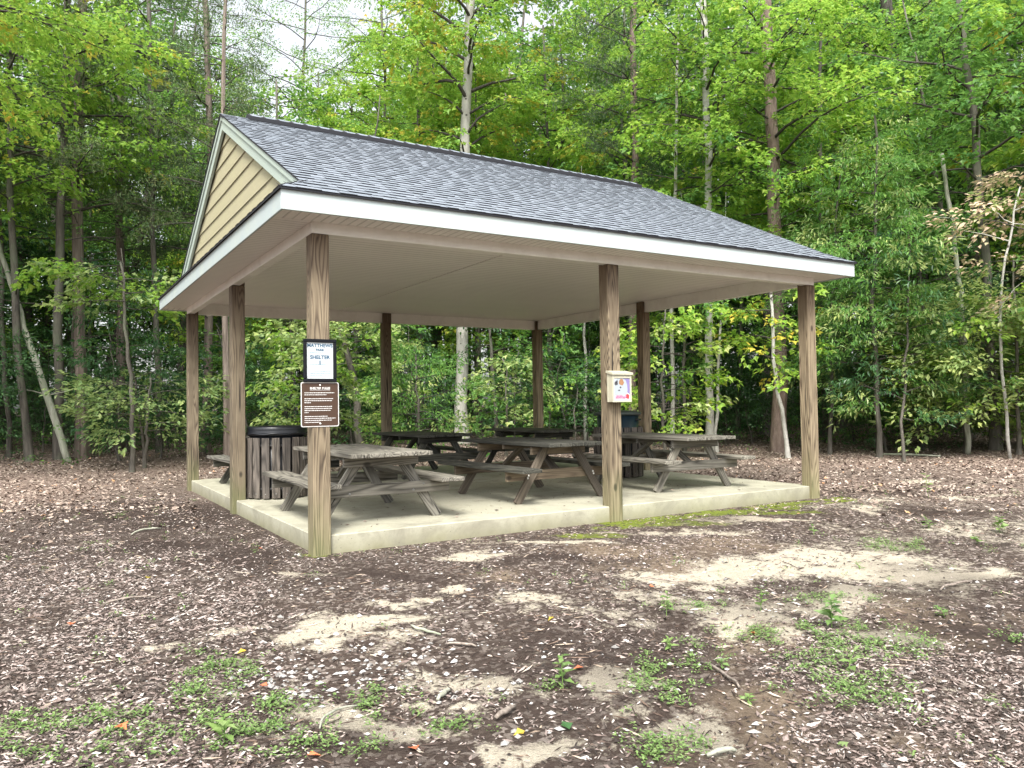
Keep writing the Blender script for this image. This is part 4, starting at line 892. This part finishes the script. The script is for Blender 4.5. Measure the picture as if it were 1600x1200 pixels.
hero(18, 'sapling_tree', 'pale green leafy young tree at the right edge of the clearing', (1509, 708), [(1508, 660), (1504, 600), (1500, 530), (1498, 470)], (.05, .018), 'beech', [L_PALE, L_LIME], B_GREY, z0=.16, nb=34, blen=1.75, dens=10, sc=1.25, taper='flat', alt=.3)
hero(19, 'grey_tree', 'thin straight trunk left of the pale spotted one', (1050, 688), [(1050, 600), (1048, 500), (1050, 400), (1056, 250), (1060, 60), (1062, -60)], (.05, .025), 'maple', [L_LIME, L_MID], B_PALE, z0=.25, nb=30, blen=1.8, dens=7, alt=.2, dist=17.5)
hero(20, 'grey_tree', 'thin dark sapling standing between two pale trunks behind the front right table', (1069, 690), [(1069, 600), (1070, 500), (1066, 400), (1064, 300)], (.045, .01), 'maple', [L_MID, L_LIME], B_GREY, z0=.25, nb=20, blen=1.6, dens=7, dist=17)
hero(21, 'grey_tree', 'thin white trunk immediately right of the pale spotted tree', (1120, 692), [(1121, 620), (1124, 540), (1130, 440), (1136, 300)], (.04, .01), 'maple', [L_LIME, L_MID], B_PALE, z0=.4, nb=16, blen=1.6, dens=7, dist=17)
hero(22, 'grey_tree', 'slim grey trunk left of the tall reddish brown pine', (1153, 682), [(1154, 600), (1158, 520), (1160, 400), (1164, 200), (1168, -60)], (.055, .03), 'maple', [L_MID, L_LIME], B_GREY, z0=.4, nb=22, blen=2.1, dens=6.5, dist=20)
hero(23, 'thin_tree', 'thin forked pale tree under the roof right of the spotted beech', (776, 676), [(772, 620), (768, 570), (766, 500), (760, 300)], (.06, .01), 'beech', [L_DEEP, L_MID], B_GREY, z0=.35, nb=20, blen=1.8, dens=6.5, dist=20)
hero(24, 'grey_tree', 'pale forked trunk between the back right post and the flyer box post', (916, 668), [(914, 610), (914, 560), (912, 480), (908, 260)], (.055, .012), 'maple', [L_MID, L_LIME], B_PALE, z0=.45, nb=18, blen=2.0, dens=6.5, dist=21)
hero(25, 'young_tree', 'low spreading dogwood with pale leaves left of the far corner post', (226, 700), [(228, 660), (232, 620), (238, 590)], (.035, .015), 'beech', [L_PALE, L_LIME], B_GREY, z0=.35, nb=16, blen=1.35, rise=.15, dens=9, sc=1.1, taper='flat', dist=14.8)
hero(26, 'young_tree', 'bright maple sapling whose leafy boughs cross in front of the stout cedar', (206, 702), [(205, 620), (200, 540), (196, 470), (190, 410)], (.045, .018), 'maple', [L_LIME, L_PALE], B_GREY, z0=.78, nb=8, blen=1.6, rise=.08, dens=10, sc=1.0, taper='flat', alt=.5, dist=14.2)
hero(27, 'young_tree', 'leafy maple sapling behind the front right picnic table', (1036, 694), [(1036, 640), (1034, 590), (1036, 530), (1040, 450)], (.035, .012), 'maple', [L_LIME, L_PALE], B_GREY, z0=.12, nb=22, blen=1.15, rise=.2, dens=9, taper='round', alt=.3, dist=15.5)
hero(28, 'young_tree', 'glossy leaved small tree under the roof left of the spotted beech', (655, 668), [(652, 630), (648, 590), (650, 540)], (.04, .015), 'narrow', [L_MID, L_PALE], B_GREY, z0=.1, nb=26, blen=1.2, dens=8, taper='round', alt=.3, dist=16.5)
hero(29, 'young_tree', 'small light green tree between the spotted beech and the back corner post', (790, 672), [(792, 640), (790, 600), (788, 560)], (.035, .014), 'maple', [L_PALE, L_MID], B_GREY, z0=.15, nb=16, blen=1.0, dens=8, taper='flat', alt=.3, dist=17.5)
hero(30, 'young_tree', 'yellow green sapling seen beneath the roof beside the signed post', (500, 672), [(502, 640), (506, 590), (510, 520)], (.04, .014), 'maple', [L_PALE, L_LIME], B_GREY, z0=.3, nb=18, blen=1.5, dens=8, taper='flat', alt=.4, dist=14.5)
hero(31, 'cedar_tree', 'dark drooping cedar filling the gap between the left trunks and the gable', (186, 690), [(188, 500), (186, 300), (190, 100), (192, -60)], (.11, .06), 'cedar', [L_CEDAR, L_CEDAR], B_CEDAR, z0=.40, nb=40, blen=2.5, dens=8, sc=1.1, taper='round', bare=6, dist=19)
hero(32, 'maple_tree', 'maple overhanging the top left corner with bright lime boughs', (-150, 800), [(-160, 500), (-150, 250), (-140, 60), (-130, -260)], (.09, .04), 'maple', [L_LIME, L_YEL], B_GREY, z0=.62, nb=24, blen=3.3, rise=.16, dens=8, sc=.85, taper='round', alt=.03, dist=11)
hero(33, 'young_tree', 'leafy green sapling between the narrow leaved tree and the dead snag', (1440, 712), [(1440, 640), (1444, 560), (1440, 470), (1436, 380)], (.04, .014), 'maple', [L_MID, L_LIME], B_GREY, z0=.12, nb=22, blen=1.1, dens=8, taper='round', alt=.2, dist=16.5)
hero(34, 'young_tree', 'bright leafed small tree right of the tall bent grey tree', (1592, 715), [(1590, 640), (1588, 560), (1586, 480), (1584, 400)], (.04, .014), 'beech', [L_PALE, L_MID], B_GREY, z0=.15, nb=30, blen=1.5, dens=9, sc=1.2, taper='round', alt=.3, dist=14)
hero(35, 'young_tree', 'full crowned maple behind the oak and the snag on the right', (1480, 700), [(1480, 560), (1476, 400), (1474, 250), (1470, 120)], (.07, .03), 'maple', [L_LIME, L_MID], B_GREY, z0=.42, nb=30, blen=2.3, dens=7, taper='round', alt=.4, dist=22.5)
hero(36, 'young_tree', 'tall leafy maple filling the space above the right end of the roof', (1290, 696), [(1286, 560), (1282, 400), (1280, 250), (1282, 60), (1284, -60)], (.07, .03), 'maple', [L_LIME, L_MID], B_GREY, z0=.3, nb=40, blen=2.3, dens=7, taper='round', alt=.4, dist=18.5)
hero(37, 'grey_tree', 'broad lime green maple behind the middle of the roof ridge', (860, 680), [(860, 560), (858, 400), (856, 250), (852, 120), (850, 40)], (.08, .03), 'maple', [L_LIME, L_YEL], B_GREY, z0=.38, nb=40, blen=2.6, dens=7, taper='round', alt=.12, dist=23)
hero(38, 'grey_tree', 'lime green maple showing above the left half of the ridge', (560, 676), [(556, 500), (552, 350), (550, 240), (548, 130)], (.08, .03), 'maple', [L_LIME, L_YEL], B_GREY, z0=.35, nb=40, blen=2.8, dens=7, taper='round', alt=.06, dist=24)
hero(39, 'grey_tree', 'bushy green maple beyond the roof just right of the gable peak', (440, 680), [(438, 500), (436, 350), (434, 240), (432, 125)], (.08, .03), 'maple', [L_MID, L_LIME], B_GREY, z0=.35, nb=44, blen=3.2, dens=7, taper='round', alt=.4, dist=23)
hero(41, 'grey_tree', 'airy yellow green tree peeping over the roof between the gable and the beech', (498, 680), [(496, 500), (494, 350), (496, 230), (498, 112)], (.08, .025), 'maple', [L_LIME, L_PALE], B_GREY, z0=.35, nb=44, blen=3.0, dens=7, taper='round', alt=.3, dist=25)
hero(42, 'thin_crowned_tree', 'tall sparse tree whose thin leaves break up the white sky at the top', (470, 680), [(474, 500), (470, 300), (474, 100), (480, -60)], (.09, .03), 'small', [L_MID, L_LIME], B_GREY, z0=.55, nb=34, blen=3.4, dens=4.2, taper='round', alt=.4, dist=27)
hero(43, 'thin_crowned_tree', 'tall sparse tree with thin leaves left of the beech top', (610, 680), [(606, 500), (604, 300), (600, 100), (596, -60)], (.09, .03), 'small', [L_LIME, L_MID], B_GREY, z0=.5, nb=36, blen=3.2, dens=4.6, taper='round', alt=.3, dist=26)
# dead leaning log and snag
def bare_stem(name, label, base, ways, rad, bm_, dist=None, twigs=0, seed=1, cat='dead tree'):
    p = at(*base) if dist is None else at_depth(base[0], base[1], dist)
    if dist is not None: p[2] = float(terrain(p[0], p[1]))
    dp = depth_of(p); g = np.random.default_rng(seed); mb = MB(); q = [np.zeros(3)]+[at_depth(x, y, dp)-p for x, y in ways]
    # gentle wobble
    dd = np.linspace(0, 1, len(q)); q = np.array(q); tt = np.linspace(0, 1, 16)
    pts = [np.array([np.interp(t_, dd, q[:, i]) for i in range(3)])+g.normal(0, .012, 3) for t_ in tt]; rr = [np.interp(t_, [0, 1], rad)*g.uniform(.93, 1.07) for t_ in tt]
    pts[0][2] -= .08; mb.tube(pts, rr, 10); r = empty(name, tuple(p), 0, label, cat); mb.build('trunk', bm_, r, True)
    for k in range(twigs):
        i = int(g.integers(4, 15)); a = g.normal(0, .9); s = g.choice([-1, 1]); L = g.uniform(.4, 1.1); d0 = RT*s*math.cos(a)+np.array([0, 0, abs(math.sin(a))])+FW*g.normal(0, .3); tb = MB()
        w_ = [pts[i]+d0*L*f+np.array([0, 0, -.1*f*f])+g.normal(0, .02, 3)*(f > 0) for f in (0, .3, .6, 1)]; tb.tube(w_, [.014, .01, .007, .003], 5, 0, False); tb.build('branch', bm_, r, True)
    return r
bare_stem('dead_leaning_trunk', 'bare lichen grey dead trunk leaning steeply left beside the stout cedar', (109, 722), [(92, 672), (64, 590), (38, 510), (18, 445), (-6, 370)], (.075, .045), B_DEAD, twigs=4, seed=2)
bare_stem('dead_snag', 'broken pale dead snag standing before the right hand woods', (1512, 706), [(1510, 640), (1505, 520), (1498, 430), (1486, 340), (1471, 240)], (.05, .035), B_DEAD, 14.5, 5, 4)
bare_stem('dead_sapling', 'thin bare curved sapling at the right border of the picture', (1578, 712), [(1570, 620), (1562, 500), (1566, 430), (1582, 350), (1594, 290)], (.03, .014), B_PALE, 13.5, 6, 5)
# pinkish dogwood boughs at the right edge
hero(40, 'dogwood_tree', 'dogwood with pinkish turning leaves at the right border', (1640, 722), [(1632, 600), (1628, 450), (1622, 330), (1618, 250)], (.05, .02), 'beech', [L_PINK, L_PALE], B_GREY, z0=.45, nb=18, blen=1.45, rise=.1, dens=8, sc=1.15, taper='flat', alt=.25, dist=12.8)

# the woods: individual trees, nearer ones first
G = np.random.default_rng(77); placed = []
def clear_view(x, y, w_=.9):
    # keeps saplings from growing right in front of the trunks that stand free in the clearing's edge
    r = math.hypot(x-CAM[0], y-CAM[1]); a = math.atan2(x-CAM[0], y-CAM[1])
    for (hx, hy) in FREE:
        hr = math.hypot(hx-CAM[0], hy-CAM[1]); ha = math.atan2(hx-CAM[0], hy-CAM[1])
        if r < hr+.3 and abs(a-ha)*r < w_: return False
    return True
def free(x, y, d): return all((x-a)**2+(y-b)**2 > d*d for a, b in placed)
for o in C.objects:
    if o.parent is None and o.get('category') == 'tree': placed.append((o.location.x, o.location.y))
FREE = [tuple(at_depth(px, py, d_)[:2]) for px, py, d_ in ((128, 700, 14.5), (100, 700, 16), (80, 700, 15), (46, 700, 15.5), (356, 690, 15.5), (566, 670, 17), (722, 670, 21), (989, 690, 19), (1108, 690, 17), (1217, 690, 16.5), (1231, 690, 15), (1153, 690, 18), (1556, 700, 15), (1510, 700, 14.5))]
cnt = 0; tries = 0
while cnt < 140 and tries < 9000:
    tries += 1; a = math.radians(G.uniform(-17, 86)); r = math.sqrt(G.uniform(17.5**2, 37**2)); x = CAM[0]+r*math.sin(a); y = CAM[1]+r*math.cos(a); ad = math.degrees(a)
    rmin = 18.0+1.8*math.sin(math.radians((ad-5)*3.2)) if ad < 50 else 17.0
    if r < rmin or not free(x, y, 1.6) or not clear_view(x, y, 1.9): continue
    gap = 10.5 < ad < 29; gap2 = 32.5 < ad < 36.5
    i = int(G.choice(7, p=[.20, .18, .14, .14, .10, .14, .10])) if ad > 16 else int(G.choice(7, p=[.14, .10, .14, .10, .28, .14, .10]))
    if gap: i = int(G.choice([0, 2], p=[.6, .4]))
    tr, cr, H = PROTO[i]; s = G.uniform(.85, 1.2)
    if gap: s = (r*math.tan(math.radians(18.8 if ad < 19 else 22 if ad < 23 else 26))+1)/H*G.uniform(.82, 1.04)
    if gap2 and H > 10: s = min(s, (r*math.tan(math.radians(23.5))+1)/H)
    if r > 30 and not gap: s *= 1.15
    placed.append((x, y)); cnt += 1
    plant('forest_tree', tr, cr, (x, y, float(terrain(x, y))), 'leafy tree crowded among others in the dense woods around the clearing', 'tree', 'trees of the woods around the clearing', G.uniform(0, 6.28), s)
cnt = 0; tries = 0
while cnt < 140 and tries < 9000:
    tries += 1; a = math.radians(G.uniform(-15, 84)); ad = math.degrees(a); r = G.uniform(15.2, 25)
    x = CAM[0]+r*math.sin(a); y = CAM[1]+r*math.cos(a)
    rmin = 16.2+2.2*math.sin(math.radians(max(0, ad-2)*3.4)) if ad < 52 else 15.2
    if r < rmin or not free(x, y, .7) or (-1.5 < x < 7.5 and -1 < y < 8) or not clear_view(x, y): continue
    placed.append((x, y)); cnt += 1; i = int(G.integers(0, 5)) if ad > 12 else int(G.integers(1, 5)); tr, cr, H = UND[i]
    plant('understory_sapling', tr, cr, (x, y, float(terrain(x, y))), 'leafy sapling in the tangled green understory below the taller trees', 'sapling', 'saplings of the understory', G.uniform(0, 6.28), G.uniform(.45, 1.05))
# low undergrowth at the foot of the woods, ferns and seedlings nobody could count
def undergrowth():
    n = 5200; a = np.radians(G.uniform(-16, 86, n)); ad = np.degrees(a); r = np.sqrt(G.uniform(15.8**2, 30**2, n)); x = CAM[0]+r*np.sin(a); y = CAM[1]+r*np.cos(a)
    rmin = np.where(ad < 52, 17.0+2.4*np.sin(np.radians(np.clip(ad-2, 0, 60)*3.4)), 15.6)+(fbm(x, y, 1.2)-.5)*2.2
    k = (r > rmin) & (fbm(x+9, y, 1.6) > .42); x, y = x[k], y[k]; n = len(x); z = terrain(x, y)+G.random(n)**1.6*.75+.03
    return leaf_mesh('undergrowth', np.stack([x, y, z], 1), G.random(n)*6.28, G.normal(.15, .3, n), G.uniform(.6, 1.1, n), 'small', [L_DEEP, L_MID], G, .3)
o = bpy.data.objects.new('undergrowth', undergrowth()); link(o); tag(o, 'low green undergrowth along the foot of the woods', 'undergrowth', kind='stuff')
# far woods that read as one mass
def far_woods():
    n = 19000; a = np.radians(G.uniform(-24, 94, n)); ad = np.degrees(a); r = G.uniform(36, 52, n); x = CAM[0]+r*np.sin(a); y = CAM[1]+r*np.cos(a)
    gap = (ad > 9) & (ad < 23.5); top = np.where(gap, 12+4.0*fbm(x, y, 5), np.where((ad > 32) & (ad < 37), 16, 23+5*fbm(x, y, 6))); z = G.random(n)**.85*top
    k = (fbm(x+z*.7, y+z*1.3, 2.6) > np.where(z < 8, .18, .36)); x, y, z = x[k], y[k], z[k]; n = len(x)
    return leaf_mesh('far_woods', np.stack([x, y, z+terrain(x, y)], 1), G.random(n)*6.28, G.normal(0, .5, n), G.uniform(2.2, 3.6, n), 'beech', [L_MID, L_DEEP, ], G, .5)
fw_ = bpy.data.objects.new('far_woods', far_woods()); link(fw_); tag(fw_, 'mass of distant green woods seen between the nearer trees', 'woods', kind='stuff')
mb = MB()
for i in range(170):
    a = math.radians(G.uniform(-22, 92)); r = G.uniform(27, 46); x = CAM[0]+r*math.sin(a); y = CAM[1]+r*math.cos(a); z = float(terrain(x, y)); H = G.uniform(9, 14)*(.6 if 9 < math.degrees(a) < 24 else 1); l = G.normal(0, .35, 2); r0 = G.uniform(.04, .13)
    mb.tube([(x, y, z-.2), (x+l[0], y+l[1], z+H*.5), (x+l[0]*2.3, y+l[1]*2.3, z+H)], [r0, r0*.8, r0*.4], 6, 0, False)
tag(mb.build('far_trunks', B_GREY, None, True), 'dim thicket of distant thin trunks deep in the woods', 'woods', kind='stuff')

# ------------------------------------------------------------------ small plants, sticks, leaves on the floor
def seedling(px, py, label, H=.16, nl=9, ls=.06, mat=None, seed=0):
    p = at(px, py); g = np.random.default_rng(seed+500); r = empty('seedling', tuple(p), g.random()*6, label, 'seedling', 'green seedlings on the clearing floor')
    mb = MB(); tip = np.array([g.normal(0, .02), g.normal(0, .02), H]); mb.tube([(0, 0, -.02), tip*.5+np.array([.005, 0, 0]), tip], [.003, .0025, .0015], 5, 0, False); mb.build('stem', mat or L_WEED, r)
    yaw = np.arange(nl)*2.4; f = .25+.75*np.arange(nl)/nl; pit = g.normal(.25, .25, nl); R = rots(yaw, pit, g.normal(0, .2, nl)); s = ls*(1.25-.6*f)*g.uniform(.8, 1.2, nl)
    Q = np.einsum('nij,kj->nki', R, LEAF4*np.array([1.1, 1, 1]))*s[:, None, None]+(tip[None]*f[:, None])[:, None]
    me = np_mesh('foliage', Q.reshape(-1, 3), (np.arange(nl)[:, None, None]*4+np.array(F4)[None]).reshape(-1), np.full(nl*2, 3), [mat or L_WEED]); link(bpy.data.objects.new('foliage', me), r)
for i, (a, b, lb, H, nl, ls) in enumerate([
    (1300, 985, 'bushy broad leaved seedling at the back of the largest weed patch', .16, 20, .085), (1188, 955, 'upright bright seedling left of the largest weed patch', .13, 12, .055),
    (1041, 962, 'narrow upright seedling on bare soil in the middle of the clearing', .14, 12, .05), (1325, 1052, 'two leaved seedling in front of the largest weed patch', .10, 7, .06),
    (1478, 968, 'small leafy seedling at the edge of the sandy patch on the right', .06, 9, .05), (1452, 826, 'green seedling amid dark mulch right of the shelter', .10, 12, .06),
    (1562, 832, 'leafy seedling clump near the right border', .14, 20, .075), (1530, 850, 'low star shaped seedling just left of the clump by the right border', .06, 12, .06),
    (1272, 836, 'seedling beside the mossy strip near the right corner post', .09, 10, .045), (1451, 778, 'tall lone grass like seedling out on the right of the clearing', .30, 8, .09),
    (880, 1078, 'grassy tuft in the centre foreground', .14, 12, .06), (1048, 1020, 'small bright seedling in the weed patch right of centre', .07, 10, .045),
    (350, 1165, 'grass like sprout in the bottom left foreground', .11, 8, .07), (1130, 1048, 'little seedling beside a pale wood chunk', .05, 8, .04),
    (1168, 1102, 'flat green seedling low in the right foreground', .04, 9, .045), (1345, 890, 'tiny seedling on the pale sand right of the shelter', .05, 8, .04)]):
    seedling(a, b, lb, H, nl, ls, seed=i)
def stick(p, q, r0, label, bend=.03, pale=False, seed=0, name='stick'):
    a, b = at(*p), at(*q); g = np.random.default_rng(seed); mb = MB(); pts = []
    for i in range(7):
        f = i/6; m = a+(b-a)*f; n = np.array([-(b-a)[1], (b-a)[0], 0]); n /= np.linalg.norm(n)+1e-9; m = m+n*bend*math.sin(math.pi*f)+g.normal(0, .003, 3); m[2] = float(terrain(m[0], m[1]))+r0+.004+(.008 if 0 < i < 6 else 0); pts.append(m-a)
    mb.tube(pts, [r0*(1-.4*abs(2*i/6-1)) for i in range(7)], 7); o = mb.build(name, B_DEAD if pale else M_STICK, None, True, loc=tuple(a)); tag(o, label, 'stick')
stick((205, 838), (252, 828), .010, 'pale bare stick on dark mulch left of the shelter', .03, True, 1)
stick((160, 948), (245, 936), .006, 'thin dark twig on the mulch in the left foreground', .02, False, 2)
stick((640, 982), (688, 998), .008, 'pale broken stick in front of the shelter left of centre', -.02, True, 3)
stick((1095, 1040), (1155, 1078), .007, 'dark stick beside the weed patch right of centre', .02, False, 4)
stick((500, 1145), (560, 1110), .006, 'curved thin twig in the bottom foreground', .05, True, 5)
stick((1000, 905), (1070, 918), .006, 'long dark twig at the near edge of the sand', .02, False, 6)
stick((696, 1012), (745, 1016), .007, 'brown stick lying flat in the centre foreground', -.01, False, 7)
stick((1105, 1188), (1150, 1180), .011, 'short pale wood splinter at the bottom right of centre', .0, True, 8)
stick((1470, 925), (1520, 912), .009, 'bent brown stick on the right side of the clearing', .03, False, 9)
stick((775, 1130), (805, 1112), .013, 'thick reddish bark piece in the bottom centre', .0, False, 10)
stick((1375, 712), (1470, 715), .022, 'pale fallen branch lying along the foot of the right woods', .05, True, 11)
stick((684, 1102), (702, 1086), .012, 'stubby tan stick end in the centre foreground', .0, True, 12)
for i, (a, b, lb, s, mt) in enumerate([
    (650, 1180, 'red fallen leaf at the bottom left of centre', .055, L_FALL), (480, 1190, 'orange red fallen leaf touching the bottom edge', .05, L_FALL), (912, 1050, 'coral fallen leaf on mulch right of centre', .055, L_FALL),
    (418, 1080, 'round salmon leaf in the left foreground', .04, L_FALL), (385, 1023, 'orange yellow fallen leaf on the left mulch', .05, L_YEL), (110, 983, 'faded orange leaf far left on the mulch', .05, L_FALL),
    (230, 908, 'yellow brown fallen leaf left of the shelter', .05, L_YEL), (1173, 994, 'bright red leaf in the weeds right of centre', .05, L_FALL), (185, 1140, 'brown orange curled leaf among weeds at bottom left', .06, L_FALL),
    (403, 860, 'small red leaf near the slab by the corner post', .04, L_FALL), (865, 968, 'yellow leaf on the central sand patch', .045, L_YEL), (1312, 1165, 'green fallen leaf at the bottom right', .05, L_PALE), (890, 1148, 'large green fallen leaf in the bottom centre', .06, L_DEEP), (820, 1150, 'yellow orange leaf in the bottom centre', .05, L_YEL), (1015, 920, 'red leaf beside the sand right of centre', .04, L_FALL)]):
    p = at(a, b); g = np.random.default_rng(i+900); R = rots(np.array([g.random()*6.28]), np.array([g.normal(0, .12)]), np.array([g.normal(0, .15)]))[0]
    Q = (LEAF6*np.array([1, 1, 1.2])) @ R.T*s*1.0; Q[:, 2] += .014
    o = bpy.data.objects.new('fallen_leaf', np_mesh('fallen_leaf', Q, np.array(F6).reshape(-1), [4, 4], [mt])); link(o); o.location = tuple(p); tag(o, lb, 'leaf', 'coloured fallen leaves on the ground')
